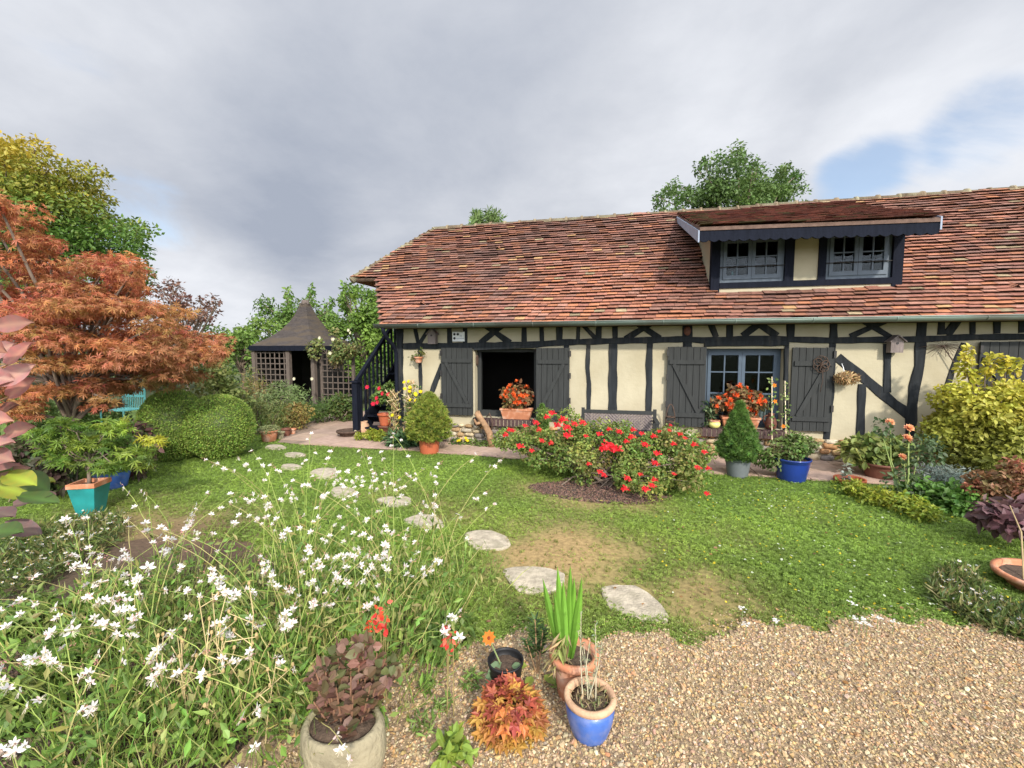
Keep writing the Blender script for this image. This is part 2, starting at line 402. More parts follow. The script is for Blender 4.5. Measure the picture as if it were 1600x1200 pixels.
# ---------------------------------------------------------------- foliage
def rdirs(rng, n): return nrm(rng.normal(size=(n, 3)))
def pick(rng, cols, n, jit=.18):
    c = np.array(cols)[rng.integers(0, len(cols), n)]
    return np.clip(c * (1 + rng.normal(0, jit, (n, 1))) * (1 + rng.normal(0, .06, (n, 3))), 0.002, 1)
def clump_leaves(mb, rng, clumps, n, tmpl, size, cols, up=.5, flat=0, droop=0, shell=.55, colfn=None, jit=.18):
    """leaves through the volume of every clump (cx,cy,cz,rx,ry,rz)"""
    cl = np.array(clumps, float); wts = (cl[:, 3] * cl[:, 4] + cl[:, 3] * cl[:, 5] + cl[:, 4] * cl[:, 5]); wts /= wts.sum()
    k = rng.choice(len(cl), n, p=wts)
    d = rdirs(rng, n); rr = shell + (1 - shell) * rng.random(n) ** .7
    rr = rr * (1 + rng.normal(0, .08, n))
    P = cl[k, :3] + d * rr[:, None] * cl[k, 3:]
    out = nrm(d / cl[k, 3:])
    Nn = nrm(out * (1 - up) + np.array([0, 0, up]) + rng.normal(0, .35, (n, 3)))
    D = nrm(rng.normal(0, .7, (n, 3)) + out * .6 + np.array([0, 0, -droop]))
    D = nrm(D - Nn * (D * Nn).sum(1, keepdims=True) * (1 - .35))
    ccol = pick(rng, cols, len(cl), jit * .6)
    col = ccol[k] * .5 + pick(rng, cols, n, jit) * .5
    if colfn is not None: col = colfn(P, col, rng)
    S = size * (1 + rng.normal(0, .22, n)).clip(.4, 1.7)
    keep = P[:, 2] > .012
    mb.add_many(*tmpl, P[keep], D[keep], Nn[keep], S[keep], col[keep])
def rand_clumps(rng, c, r, n, smin, smax, flat=1.0, bias=.45, zmin=None):
    out = []
    for i in range(n):
        d = rdirs(rng, 1)[0]; q = bias + (1 - bias) * rng.random()
        p = np.array(c) + d * np.array(r) * q * .85
        s = rng.uniform(smin, smax)
        if zmin is not None: p[2] = max(p[2], zmin)
        out.append((*p, s, s, s * flat))
    return out
def limbs(mb, rng, base, top, clumps, r0, r1=.012, maxn=40, col=(1, 1, 1)):
    base = np.array(base, float); top = np.array(top, float)
    mid = [base + (top - base) * t + np.array([rng.normal(0, .03), rng.normal(0, .03), 0]) * np.linalg.norm(top - base) * (t * (1 - t) * 4) for t in np.linspace(0, 1, 6)]
    mb.tube(mid, np.linspace(r0, r0 * .45, 6), 10, col)
    idx = rng.permutation(len(clumps))[:maxn]
    for i in idx:
        e = np.array(clumps[i][:3]); t = rng.uniform(.35, .95); s = base + (top - base) * t
        m = (s + e) / 2 + np.array([0, 0, .12 * np.linalg.norm(e - s)]) + rng.normal(0, .05, 3)
        mb.tube([s, (s + m) / 2 + rng.normal(0, .02, 3), m, (m + e) / 2, e], np.linspace(r0 * .42, r1, 5), 6, col, False)
def tree(name, label, base, top, clumps, n, tmpl, size, cols, r0, seed, group=None, cat='tree', leafname='crown', maxn=40, **kw):
    rng = np.random.default_rng(seed)
    t = thing(name, label, cat, base, group)
    mb = MB(); limbs(mb, rng, base, top, clumps, r0, maxn=maxn); mb.build('trunk', M['bark'], t, True)
    mb = MB(); clump_leaves(mb, rng, clumps, n, tmpl, size, cols, **kw); mb.build(leafname, M['leaf'], t)
    return t
def shrub(name, label, c, r, nclump, cs, n, tmpl, size, cols, seed, group=None, cat='shrub', stems=10, parent=None, **kw):
    """a low plant: clumps round c with radii r, stems up from the ground below c"""
    rng = np.random.default_rng(seed); c = np.array(c, float)
    t = parent or thing(name, label, cat, (c[0], c[1], max(0, c[2] - r[2])), group)
    cl = rand_clumps(rng, c, r, nclump, cs[0], cs[1], kw.pop('flat', .85), kw.pop('bias', .35))
    mb = MB(); base = np.array([c[0], c[1], max(0, c[2] - r[2])])
    for i in range(stems):
        e = np.array(cl[i % len(cl)][:3]); b = base + np.array([rng.normal(0, .15) * r[0], rng.normal(0, .15) * r[1], 0])
        mb.tube([b, (b + e) / 2 + rng.normal(0, .03, 3), e], [.01, .007, .004], 5, (.55, .45, .3), False)
    if stems: mb.build('stem', M['bark'], t)
    mb = MB(); clump_leaves(mb, rng, cl, n, tmpl, size, cols, **kw); mb.build('foliage', M['leaf'], t)
    return t, rng, cl
# ================================================================ GROUND
def fbm(x, y, seed=0, octs=4, f0=1.0):
    r = np.random.default_rng(seed); v = 0; a = 1; tot = 0
    for o in range(octs):
        for k in range(4):
            an = r.uniform(0, 6.28); ph = r.uniform(0, 6.28); f = f0 * 2 ** o * r.uniform(.7, 1.3)
            v = v + a * np.sin((x * math.cos(an) + y * math.sin(an)) * f + ph) / 4
        tot += a; a *= .6
    return v / tot
GX = np.array([-9, -3.2, -1.6, -1.2, -.9, -.3, .1, .54, .8, 1.3, 1.96, 2.4, 3, 6, 12])
GY = np.array([-6.6, -6.6, -6.0, -5.45, -5.22, -5.08, -4.95, -4.87, -4.7, -4.55, -4.33, -4.48, -4.75, -5.2, -5.6])
def gravel_edge(x): return np.interp(x, GX, GY) + .05 * np.sin(x * 9) + .035 * np.sin(x * 23 + 1)
PX = np.array([-12, -7.4, -6.6, -6.0, -4.4, -3.8, -2.6, -1.5, 1.3, 3, 12.]); PYv = np.array([3.2, 2.6, .2, -.80, -.83, -.83, -.88, -.96, -1.14, -1.17, -1.2])
def path_edge(x): return np.interp(x, PX, PYv) + .02 * np.sin(x * 5) + .012 * np.sin(x * 17)
# worn dry spots round the stepping stones, in metres
DRY = []
for px, py, r, a in [(900, 868, .95, 1.0), (860, 870, .65, .8), (1090, 935, .6, 1.0), (960, 850, .5, .7), (1040, 860, .45, .5), (1060, 880, .3, .5), (1010, 925, .35, .9), (960, 905, .4, .8), (800, 850, .5, .5), (720, 808, .45, .6),
                     (690, 790, .4, .5), (880, 835, .5, .6), (620, 770, .5, .4), (830, 765, .55, .6), (900, 782, .6, .65), (1000, 790, .5, .55), (760, 770, .4, .3), (1110, 960, .3, .8),
                     (1180, 950, .3, .4), (1130, 840, .5, .35), (170, 830, .8, .8), (90, 840, .7, .7), (250, 830, .7, .8), (330, 815, .6, .6), (300, 870, .5, .5), (200, 790, .8, .4), (1150, 905, .35, .35), (1250, 800, .5, .25)]:
    p = onZ(px, py); DRY.append((p[0], p[1], r, a))
def dryness(x, y):
    d = np.zeros_like(x)
    for cx, cy, r, a in DRY: d = np.maximum(d, a * np.exp(-((x - cx) ** 2 + (y - cy) ** 2) / (r * r) * 1.3))
    return np.clip(d * (1 + .9 * fbm(x, y, 5, 4, 4.0)) + .10 * fbm(x, y, 8, 3, 2.2), 0, 1)
BEDS = [(-2.05, -5.75, 1.35, .95), (-3.4, -5.2, 1.1, .8)]           # gaura bed (ellipses)
def in_bed(x, y):
    m = np.zeros(x.shape, bool)
    for cx, cy, a, b in BEDS: m |= ((x - cx) / a) ** 2 + ((y - cy) / b) ** 2 < 1 + .25 * fbm(x, y, 11, 3, 6)
    return m
ROSE_C = (-.05, -1.95)
def rose_soil(x, y): return (((x - ROSE_C[0] + .12) / .80) ** 2 + ((y - ROSE_C[1] + .30) / .36) ** 2) < 1 + .3 * fbm(x, y, 15, 3, 6)

mb = MB(); mb.add([(-300, -300, -.03), (300, -300, -.03), (300, 300, -.03), (-300, 300, -.03)], [(0, 1, 2, 3)], (.075, .09, .035))
mb.build('ground', M['lawn'], kind='structure')

def grid_sheet(xs, ys, zf, colf, keepf=None):
    X, Y = np.meshgrid(xs, ys); nx, ny = len(xs), len(ys)
    V = np.stack([X.ravel(), Y.ravel(), zf(X, Y).ravel()], 1)
    I = np.arange(nx * ny).reshape(ny, nx)
    Q = np.stack([I[:-1, :-1], I[:-1, 1:], I[1:, 1:], I[1:, :-1]], -1).reshape(-1, 4)
    if keepf is not None:
        ctr = V[Q].mean(1); Q = Q[keepf(ctr[:, 0], ctr[:, 1])]
    mb = MB(); mb.V.append(V); mb.L.append(Q.ravel()); mb.T.append(np.full(len(Q), 4)); mb.Cc.append(colf(V[:, 0], V[:, 1])); mb.n = len(V)
    return mb
def lawn_col(x, y):
    g = np.array([.11, .17, .035]); t = np.array([.31, .215, .095]); s = np.array([.085, .06, .038])
    d = dryness(x, y)[:, None]; v = (1 + .3 * fbm(x, y, 2, 4, 3))[:, None]
    c = (g * (1 - d) + t * d) * v
    k = (in_bed(x, y) | rose_soil(x, y))[:, None]
    c = np.where(k, s * v, c)
    brown = (np.exp(-((x + 3.6) / .9) ** 2 - ((y + 4.3) / .45) ** 2))[:, None] * .8
    return np.clip(c * (1 - brown) + np.array([.15, .09, .06]) * brown, .01, 1)
mb = grid_sheet(np.arange(-14, 8.01, .055), np.arange(-6.6, 4.0, .055), lambda x, y: .012 * fbm(x, y, 3, 4, 3), lawn_col)
mb.build('lawn', M['lawn'], kind='structure', smooth=True)
mb = grid_sheet(np.arange(-2.2, 8.01, .05), np.arange(-7.6, -4.2, .05), lambda x, y: .022 + .008 * fbm(x, y, 4, 4, 5), lambda x, y: np.ones((len(x), 3)),
                lambda x, y: (y < gravel_edge(x)) & (x > -1.5))
mb.build('gravel_drive', M['gravel'], kind='structure', smooth=True)

# terrace of pinkish pavers along the house, joints 6 mm
rng = np.random.default_rng(21); mb = MB()
ptop = lambda x: 3.4 if x < -3.95 else .1
for x in np.arange(-8.2, 10, .05):
    a, b = float(path_edge(x)), float(path_edge(x + .05))
    if max(a, b) < ptop(x): mb.add([(x, a, .018), (x + .05, b, .018), (x + .05, ptop(x), .018), (x, ptop(x), .018)], [(0, 1, 2, 3)], (.25, .185, .14))
for i, x in enumerate(np.arange(-8.0, 9.6, .62)):
    ys = [-1.16, -.72, -.28, .1] if x > -4.3 else [-1.16, -.72, -.28, .1, .54, .98, 1.42, 1.86, 2.3, 2.74, 3.18]
    for j in range(len(ys) - 1):
        x0, x1 = x + .004, x + .616; y0, y1 = ys[j] + .004, ys[j + 1] - .004
        y0 = max(y0, float(max(path_edge(x0), path_edge(x1))) + .004)
        if y1 - y0 < .05: continue
        h = .028 + rng.uniform(-.003, .003)
        c = np.array([.40, .285, .22]) * rng.uniform(.92, 1.07) * np.array([1, rng.uniform(.97, 1.03), rng.uniform(.96, 1.04)])
        mb.box((x0, y0, .0), (x1, y1, h), c)
mb.build('terrace_paving', M['paving'], kind='structure')

# stepping stones
rng = np.random.default_rng(5)
STONES = [([(938, 915), (965, 912), (990, 913), (1012, 922), (1030, 940), (1047, 960), (1045, 968), (1020, 972), (985, 962), (955, 950), (942, 935)], 'large pale angular stepping stone nearest the gravel'),
          ([(784, 888), (805, 884), (830, 883), (860, 887), (882, 894), (885, 905), (868, 922), (840, 926), (815, 924), (795, 910)], 'pale stepping stone behind the pot of sword-shaped leaves'),
          ([(725, 832), (745, 827), (770, 828), (795, 839), (798, 850), (790, 857), (745, 857), (730, 847)], 'grey angular stepping stone, third one up from the gravel'),
          ([(628, 812), (650, 803), (680, 803), (695, 818), (690, 825), (650, 824)], 'stepping stone half hidden by white flowers, fourth from the gravel'),
          ([(587, 778), (610, 775), (640, 776), (643, 786), (615, 792), (592, 788)], 'low oval stepping stone, fifth from the gravel')]
for px, py, rx, ry, lb in [(535, 768, 20, 9, 'round tan stepping stone just behind a white flower cluster'), (508, 739, 23, 9, 'broad tan stepping stone, wider than its round neighbours'),
                       (454, 729, 17, 5, 'small pale stepping stone in the green lawn, fourth from the terrace'), (460, 710, 17, 4, 'small pale stepping stone, second from the terrace'),
                       (430, 698, 17, 4, 'small pale stepping stone nearest the terrace edge')]:
    STONES.append(([(px + rx * math.cos(a) * (1 + .1 * math.sin(3 * a + px)), py - ry * math.sin(a)) for a in np.arange(0, 6.28, .45)], lb))
for poly, lb in STONES:
    P = [onZ(x, y, .02) for x, y in poly]
    if len(P) < 13:                                      # soften the corners
        Q = []
        for i in range(len(P)):
            a, b = P[i], P[(i + 1) % len(P)]
            Q += [a * .82 + b * .18 + rng.normal(0, .006, 3) * (1, 1, 0), a * .18 + b * .82 + rng.normal(0, .006, 3) * (1, 1, 0)]
        P = Q
    P = np.array(P); c = P.mean(0); mb = MB(); n = len(P)
    rings = [np.column_stack([P[:, :2], np.full(n, -.01)]), np.column_stack([P[:, :2], np.full(n, .012)]), np.column_stack([c[:2] + (P[:, :2] - c[:2]) * .95, np.full(n, .019)]), np.column_stack([c[:2] + (P[:, :2] - c[:2]) * .5, np.full(n, .021)])]
    mb.add(np.concatenate(rings + [[c * (1, 1, 0) + (0, 0, .020)]]), [(k * n + j, k * n + (j + 1) % n, (k + 1) * n + (j + 1) % n, (k + 1) * n + j) for k in range(3) for j in range(n)] + [(3 * n + j, 3 * n + (j + 1) % n, 4 * n) for j in range(n)])
    mb.build('stepping_stone', M['slab'], label=lb, cat='stepping stone', group='stepping stones across the lawn')

# ================================================================ THE COTTAGE
HX0, HX1, HZ = -3.90, 9.4, 2.12
SLO = .887; SL = math.hypot(1, SLO); EY, EZ = -.43, 2.135
RU = np.array([0, 1, SLO]) / SL; RN = np.array([0, -SLO, 1]) / SL
def roofp(x, y, lift=0.0): return np.array([x, y, EZ + SLO * (y - EY)]) + RN * lift
RY = 2.30
house = thing('timbered_cottage', 'long half-timbered cottage with tiled roof and cream walls', 'cottage', (0, 0, 0))
O1 = (-2.45, -1.32, .50, 1.735); O2 = (1.43, 2.555, .475, 1.735)
mb = MB(); TH = .26
xs = [HX0, O1[0], O1[1], O2[0], O2[1], HX1]
for i in range(5):
    if i in (1, 3):
        o = O1 if i == 1 else O2
        mb.box((xs[i], 0, .3), (xs[i + 1], TH, o[2])); mb.box((xs[i], 0, o[3]), (xs[i + 1], TH, HZ))
    else: mb.box((xs[i], 0, .3), (xs[i + 1], TH, HZ))
mb.prism([(HX0, TH, 0), (HX0, TH, 2.58), (HX0, .75, 3.02), (HX0, 3.85, 3.02), (HX0, 4.35, 2.55), (HX0, 4.35, 0)], (.2, 0, 0)); mb.box((HX1 - .2, TH, 0), (HX1, 4.35, 2.5)); mb.box((HX0, 4.4, 0), (HX1, 4.6, 2.1))
mb.prism([(HX1 - .2, .6, 3.0), (HX1 - .2, 4.0, 3.0), (HX1 - .2, 2.3, 4.45)], (.2, 0, 0))
mb.build('wall', M['render'], house)
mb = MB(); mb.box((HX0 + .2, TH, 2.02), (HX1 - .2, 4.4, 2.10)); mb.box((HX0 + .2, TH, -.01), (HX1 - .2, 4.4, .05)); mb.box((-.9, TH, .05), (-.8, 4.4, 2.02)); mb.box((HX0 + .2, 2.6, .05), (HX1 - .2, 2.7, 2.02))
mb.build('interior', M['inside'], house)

# stone footing of rubble
rng = np.random.default_rng(8); mb = MB()
mb.box((HX0, -.012, -.02), (HX1, .20, .3)); pl = mb.build('footing', M['mortar'], house)
mb = MB(); sv, sf = sphere_grid(9, 6)
z = .03
for row in range(4):
    x = HX0; hh = [.10, .085, .085, .06][row]
    while x < 7.5:
        w = rng.uniform(.09, .26); h = hh * rng.uniform(.75, 1.1)
        v = np.sign(sv) * np.abs(sv) ** .65 * np.array([w * .5, .055, h * .5]) * (1 + rng.normal(0, .08, (len(sv), 1)))
        c = np.array([(.48, .33, .17), (.40, .27, .14), (.52, .42, .27), (.55, .48, .36), (.22, .19, .17), (.45, .25, .12)][rng.integers(0, 6)]) * rng.uniform(.75, 1.15)
        mb.add(v + np.array([x + w / 2, -.02 + rng.normal(0, .008), z + hh / 2 + rng.normal(0, .008)]), sf, c); x += w + .014
    z += hh
mb.build('rubble_facing', M['stone'], pl, True)

# timbers, drawn where the photograph shows them
rng = np.random.default_rng(4)
def timber(pts, w, proud=.022, parent=None, mat='timber', name='timber', Y=0.0, lab=None):
    P = [onY(x, y, Y) for x, y in pts]; Q = []
    for i in range(len(P) - 1):
        n = max(2, int(np.linalg.norm(P[i + 1] - P[i]) / .12))
        Q += [P[i] + (P[i + 1] - P[i]) * t for t in np.arange(n) / n]
    Q.append(P[-1]); Q = np.array(Q); n = len(Q)
    ws = [mpp(q) * w * (1 + .09 * math.sin(i * 1.7 + Q[0][0] * 5) + rng.normal(0, .03)) for i, q in enumerate(Q)]
    d = nrm(np.gradient(Q, axis=0)); sx = np.stack([-d[:, 2], np.zeros(n), d[:, 0]], 1)
    a = Q + sx * np.array(ws)[:, None] / 2; b = Q - sx * np.array(ws)[:, None] / 2
    pr = proud + rng.uniform(-.004, .004); ch = .008; fr = np.array([0, -pr, 0]); fc = np.array([0, -pr + ch, 0]); bk = np.array([0, .03, 0])
    V = np.concatenate([a + bk, a + fc, a + fr - sx * ch, b + fr + sx * ch, b + fc, b + bk])
    Fs = [(k * n + i, k * n + i + 1, (k + 1) * n + i + 1, (k + 1) * n + i) for k in range(5) for i in range(n - 1)]
    Fs += [tuple(k * n for k in range(6))[::-1], tuple(k * n + n - 1 for k in range(6))]
    mb = MB(); mb.add(V, Fs); return mb.build(name, M[mat], parent or house, label=lab)
timber([(631, 541), (740, 540), (840, 538), (880, 535), (950, 533), (1070, 530), (1100, 532), (1180, 529), (1300, 532), (1440, 530), (1510, 527), (1600, 526), (1760, 522)], 9.6, .026, name='rail_beam')
timber([(625, 505), (625, 600), (626, 687)], 11.5, .03, name='corner_post')
for pts, w in [([(648, 510), (654, 538)], 6), ([(672, 510), (655, 538)], 6.5), ([(702, 510), (703, 537)], 8), ([(727, 509), (727, 536)], 7), ([(757, 507), (797, 536)], 9), ([(787, 507), (750, 536)], 9),
               ([(819, 508), (819, 535)], 8), ([(846, 507), (847, 535)], 7), ([(874, 506), (874, 533)], 10), ([(904, 505), (903, 532)], 6), ([(908, 505), (931, 529)], 6.5), ([(936, 505), (935, 530)], 9), ([(961, 504), (961, 530)], 8),
               ([(993, 503), (1031, 529)], 9.5), ([(1021, 503), (977, 530)], 9.5), ([(1074, 500), (1074, 600)], 14), ([(1108, 500), (1119, 527)], 9), ([(1140, 500), (1140, 527)], 10), ([(1174, 498), (1214, 525)], 10.5), ([(1197, 498), (1160, 525)], 10.5),
               ([(1235, 498), (1235, 528)], 11), ([(1302, 497), (1302, 530)], 11), ([(1342, 497), (1393, 528)], 8.5), ([(1393, 497), (1328, 526)], 8.5), ([(1471, 494), (1470, 523)], 9), ([(1500, 495), (1479, 523)], 12), ([(1519, 494), (1519, 522)], 7),
               ([(1557, 493), (1557, 521)], 9), ([(1596, 492), (1596, 520)], 9), ([(1640, 491), (1640, 520)], 10),
               ([(656, 545), (657.5, 600), (657, 662)], 6), ([(691, 569), (678, 604), (664, 645)], 8), ([(885, 538), (885, 648)], 8), ([(919.5, 538), (918, 575), (920.5, 600), (919, 664)], 6.5), ([(958, 536), (957.5, 590), (957, 672)], 13),
               ([(1015.5, 534), (1014, 570), (1014.5, 600), (1012, 676)], 9.5), ([(1301, 532), (1298, 610), (1291, 686)], 10), ([(1308, 558), (1330, 576), (1354.6, 595), (1397, 631), (1421, 648)], 15),
               ([(1346.5, 600), (1345, 640), (1343.5, 687)], 11), ([(1386, 537), (1385.5, 613)], 10), ([(1441, 495), (1438.5, 526), (1436, 572), (1428, 605), (1424, 644), (1422, 682)], 14.5), ([(1506, 536), (1488, 578), (1466, 650)], 9), ([(742, 652), (745, 663)], 6)]:
    timber(pts, w, .02 if abs(pts[0][0] - pts[-1][0]) < 8 else .015)
timber([(1100, 537), (1232, 536)], 9, .034, name='window_lintel'); timber([(1229, 540), (1226, 683)], 6, .03, name='window_post'); timber([(741, 545), (840, 541)], 5, .032, name='door_lintel')
mb = MB(); mb.box((HX0 - .1, -.02, 2.10), (HX1, .10, 2.16)); mb.box((HX0 - .15, -.40, 2.115), (HX1, -.022, 2.135))
mb.build('eaves_boarding', M['dtimber'], house)

# shutters: boards, two rails, a brace, hinge blocks
rng = np.random.default_rng(12)
def shutter(x0, x1, z0, z1, down_right, lab=None):
    mb = MB(); n = 6; w = (x1 - x0) / n; r = np.random.default_rng(int(abs(x0) * 100))
    for i in range(n): mb.box((x0 + i * w + .0035, -.068 + r.uniform(-.0015, .0015), z0 + r.uniform(0, .006)), (x0 + (i + 1) * w - .0035, -.045, z1 - r.uniform(0, .006)))
    mb.box((x0 + .004, -.047, z0 + .01), (x1 - .004, -.034, z1 - .01))
    s = mb.build('shutter', M['shutter'], house, label=lab)
    H = z1 - z0; zt = z1 - .19 * H; zb = z0 + .15 * H
    for zz in (zt, zb):
        mb = MB(); mb.box((x0 + .03, -.092, zz - .035), (x1 - .02, -.0695, zz + .035)); mb.build('rail', M['shutter'], s)
    a, b = (x0 + .10, x1 - .10) if down_right else (x1 - .10, x0 + .10)
    mb = MB(); mb.bar((a, -.080, zt - .036), (b, -.080, zb + .036), .06, .021); mb.build('brace', M['shutter'], s)
    hx = x0 if down_right else x1
    for zz in (z0 + .28 * H, z0 + .62 * H, z1 - .08 * H):
        mb = MB(); mb.box((hx - .012, -.094, zz - .05), (hx + .022, -.070, zz + .05)); mb.build('hinge', M['iron'], s)
    return s
shutter(-3.07, -2.465, .53, 1.755, True, 'dark shutter at the far left beside the potted conifer')
shutter(-1.315, -.735, .50, 1.75, False, 'dark shutter right of the open doorway')
shutter(.835, 1.425, .475, 1.765, True, 'dark shutter left of the window'); shutter(2.635, 3.19, .475, 1.75, False, 'dark shutter hung with a rusty iron wreath')
shutter(4.97, 5.62, .50, 1.83, True, 'dark shutter behind the golden shrub'); shutter(5.64, 6.3, .50, 1.83, False)

# brick sills
def sill(x0, x1, z0, z1, y0=-.15):
    mb = MB(); mb.box((x0, y0 + .012, z0 + .006), (x1, TH - .02, z1 - .012)); s = mb.build('window_sill', M['mortar'], house)
    mb = MB(); n = int((x1 - x0) / .068); w = (x1 - x0) / n; r = np.random.default_rng(3)
    for i in range(n): mb.box((x0 + i * w + .006, y0 + r.uniform(-.003, .003), z0 + r.uniform(0, .004)), (x0 + (i + 1) * w - .006, TH - .06, z1 + r.uniform(-.003, .003)))
    mb.build('brick', M['brick'], s)
sill(-2.42, -1.33, .37, .495); sill(1.38, 2.60, .345, .472)

# open doorway: frame and threshold
mb = MB(); x0, x1, z0, z1 = O1
mb.box((x0 + .002, .16, z0 + .002), (x0 + .07, .24, z1 - .002)); mb.box((x1 - .07, .16, z0 + .002), (x1 - .002, .24, z1 - .002)); mb.box((x0 + .07, .16, z1 - .06), (x1 - .07, .24, z1 - .002)); mb.box((x0 + .07, .15, z0 + .002), (x1 - .07, .24, z0 + .11))
mb.build('door_frame', M['shutter'], house)

# casement windows
def casement(parent, x0, x1, z0, z1, y, cols, rows, mat, fr=.055, st=.048, mu=.02, name='window', dark=False, w_mid=None):
    f = MB()
    f.box((x0, y, z0), (x0 + fr, y + .06, z1)); f.box((x1 - fr, y, z0), (x1, y + .06, z1)); f.box((x0 + fr, y, z1 - fr), (x1 - fr, y + .06, z1)); f.box((x0 + fr, y, z0), (x1 - fr, y + .06, z0 + fr))
    win = f.build(name, M[mat], parent); xm = (x0 + x1) / 2
    for a, b in ((x0 + fr, xm - .002), (xm + .002, x1 - fr)):
        s = MB(); zb, zt = z0 + fr, z1 - fr; yf = y - .018
        s.box((a, yf, zb), (a + st, y + .03, zt)); s.box((b - st, yf, zb), (b, y + .03, zt)); s.box((a + st, yf, zt - st), (b - st, y + .03, zt)); s.box((a + st, yf, zb), (b - st, y + .03, zb + st * 1.25))
        for c in range(1, cols): xx = a + st + (b - a - 2 * st) * c / cols; s.box((xx - mu / 2, yf + .006, zb + st * 1.25), (xx + mu / 2, y + .02, zt - st))
        for r_ in rows: zz = zb + (zt - zb) * r_; s.box((a + st, yf + .008, zz - mu / 2), (b - st, y + .018, zz + mu / 2))
        s.build('sash', M[mat], parent if parent is not house else win)
    g = MB(); g.box((x0 + fr, y + .004, z0 + fr), (x1 - fr, y + .008, z1 - fr)); g.build('pane', M['glass'], parent if parent is not house else win)
    return win
win = casement(house, O2[0] + .002, O2[1] - .002, O2[2] + .002, O2[3] - .002, .16, 2, (.42, .72), 'frame')
mb = MB(); n = 60
for k, (a, b) in enumerate(((1.5, 1.95), (2.0, 2.48))):
    V = []
    for i in range(n + 1):
        x = a + (b - a) * i / n; V += [(x, .225 + .01 * math.sin(i * .9), .53), (x, .225 + .01 * math.sin(i * .9), 1.02)]
    mb.add(V, [(2 * i, 2 * i + 2, 2 * i + 3, 2 * i + 1) for i in range(n)])
mb.build('curtain', M['curtain'], win)

# ---------------------------------------------------------------- roof
DX0, DX1, DY = 1.48, 4.08, .12                            # dormer front
rng = np.random.default_rng(31)
def left_bound(y):
    return np.where(y < .74, -4.09 + (y - EY) * (-4.86 + 4.09) / (.74 - EY), -5.42 + (y - .76) * (-4.15 + 5.42) / (RY - .76))
deck = MB()
def slab_poly(pts, dn=.05, col=(.15, .10, .07)):
    deck.prism([roofp(x, y, -.012) for x, y in pts], -RN * dn, col)
slab_poly([(-4.08, EY), (DX0 + .1, EY), (DX0 + .1, .14), (DX0 + .1, 2.28), (-4.15, 2.28), (-5.40, .77), (-4.85, .76)])
slab_poly([(DX0 + .1, EY), (DX1 - .1, EY), (DX1 - .1, .11), (DX0 + .1, .11)])
slab_poly([(DX0 + .1, 1.95), (DX1 - .1, 1.95), (DX1 - .1, 2.28), (DX0 + .1, 2.28)])
slab_poly([(DX1 - .1, EY), (HX1 + .2, EY), (HX1 + .2, 2.28), (DX1 - .1, 2.28)])
zr = roofp(0, RY)[2]
tip = roofp(-5.42, .76); tipb = np.array([-5.42, 2 * RY - .76, tip[2]]); ap = np.array([-4.15, RY, zr])
hn = nrm(np.cross(tipb - tip, ap - tip)); hn = hn if hn[2] > 0 else -hn
deck.prism([tip - hn * .01, ap - hn * .01, tipb - hn * .01], -hn * .06, (.3, .15, .09))
deck.prism([ap - (0, 0, .02), np.array([HX1 + .2, RY, zr - .02]), np.array([HX1 + .2, 5.03, 2.13]), np.array([-4.1, 5.03, 2.13]), tipb + (0.5, 0, -.03)], (0, 0, -.06), (.3, .15, .09))
roof = deck.build('roof', M['tile'], house)
def tile_col(x, y, n):
    f = fbm(x * 1.0, y * 1.6, 41, 4, 1.6); g = fbm(x * .9, y * 5, 43, 3, 4.0); up_ = (y - EY) / (RY - EY)
    base = np.array([(.33, .142, .095), (.35, .148, .09), (.29, .125, .088), (.33, .165, .118), (.385, .16, .085)])[rng.integers(0, 5, n)]
    base = base * (1 + rng.normal(0, .10, (n, 1)))
    d = np.clip(.36 + 1.05 * f + .75 * g + .5 * (up_ - .42) + rng.normal(0, .12, n), 0, 1)[:, None] * .74
    dark = np.array([.095, .066, .060]) * (1 + rng.normal(0, .2, (n, 1)))
    c = base * (1 - d) + dark * d
    li = rng.random(n) < .02 + .04 * (up_ > .9); c[li] = np.array([.33, .25, .15]) * rng.uniform(.7, 1.1, (li.sum(), 1))
    ye = rng.random(n) < .02; c[ye] = np.array([.42, .25, .12])
    return np.clip(c, .015, .9)
TW, TL, TT = .172, .19, .012
TV = [(-.5, 0, 0), (.5, 0, 0), (.5, 1, -4.5), (-.5, 1, -4.5), (-.5, 0, 1), (-.17, -.008, 1.1), (.17, -.008, 1.1), (.5, 0, 1), (.5, 1, -3.5), (-.5, 1, -3.5), (-.5, .006, .99), (-.17, -.002, 1.09), (.17, -.002, 1.09), (.5, .006, .99), (-.5, .07, .64), (.5, .07, .64)]
TF = [(0, 1, 13, 12, 11, 10), (4, 5, 6, 7, 15, 14), (14, 15, 8, 9), (1, 2, 8, 7), (3, 0, 4, 9), (0, 3, 2, 1)]
EDGE_SHADE = np.ones(16); EDGE_SHADE[[0, 1, 10, 11, 12, 13]] = .25; EDGE_SHADE[[4, 5, 6, 7]] = .9  # shade under each course painted into the tiles' lower-edge vertex colours
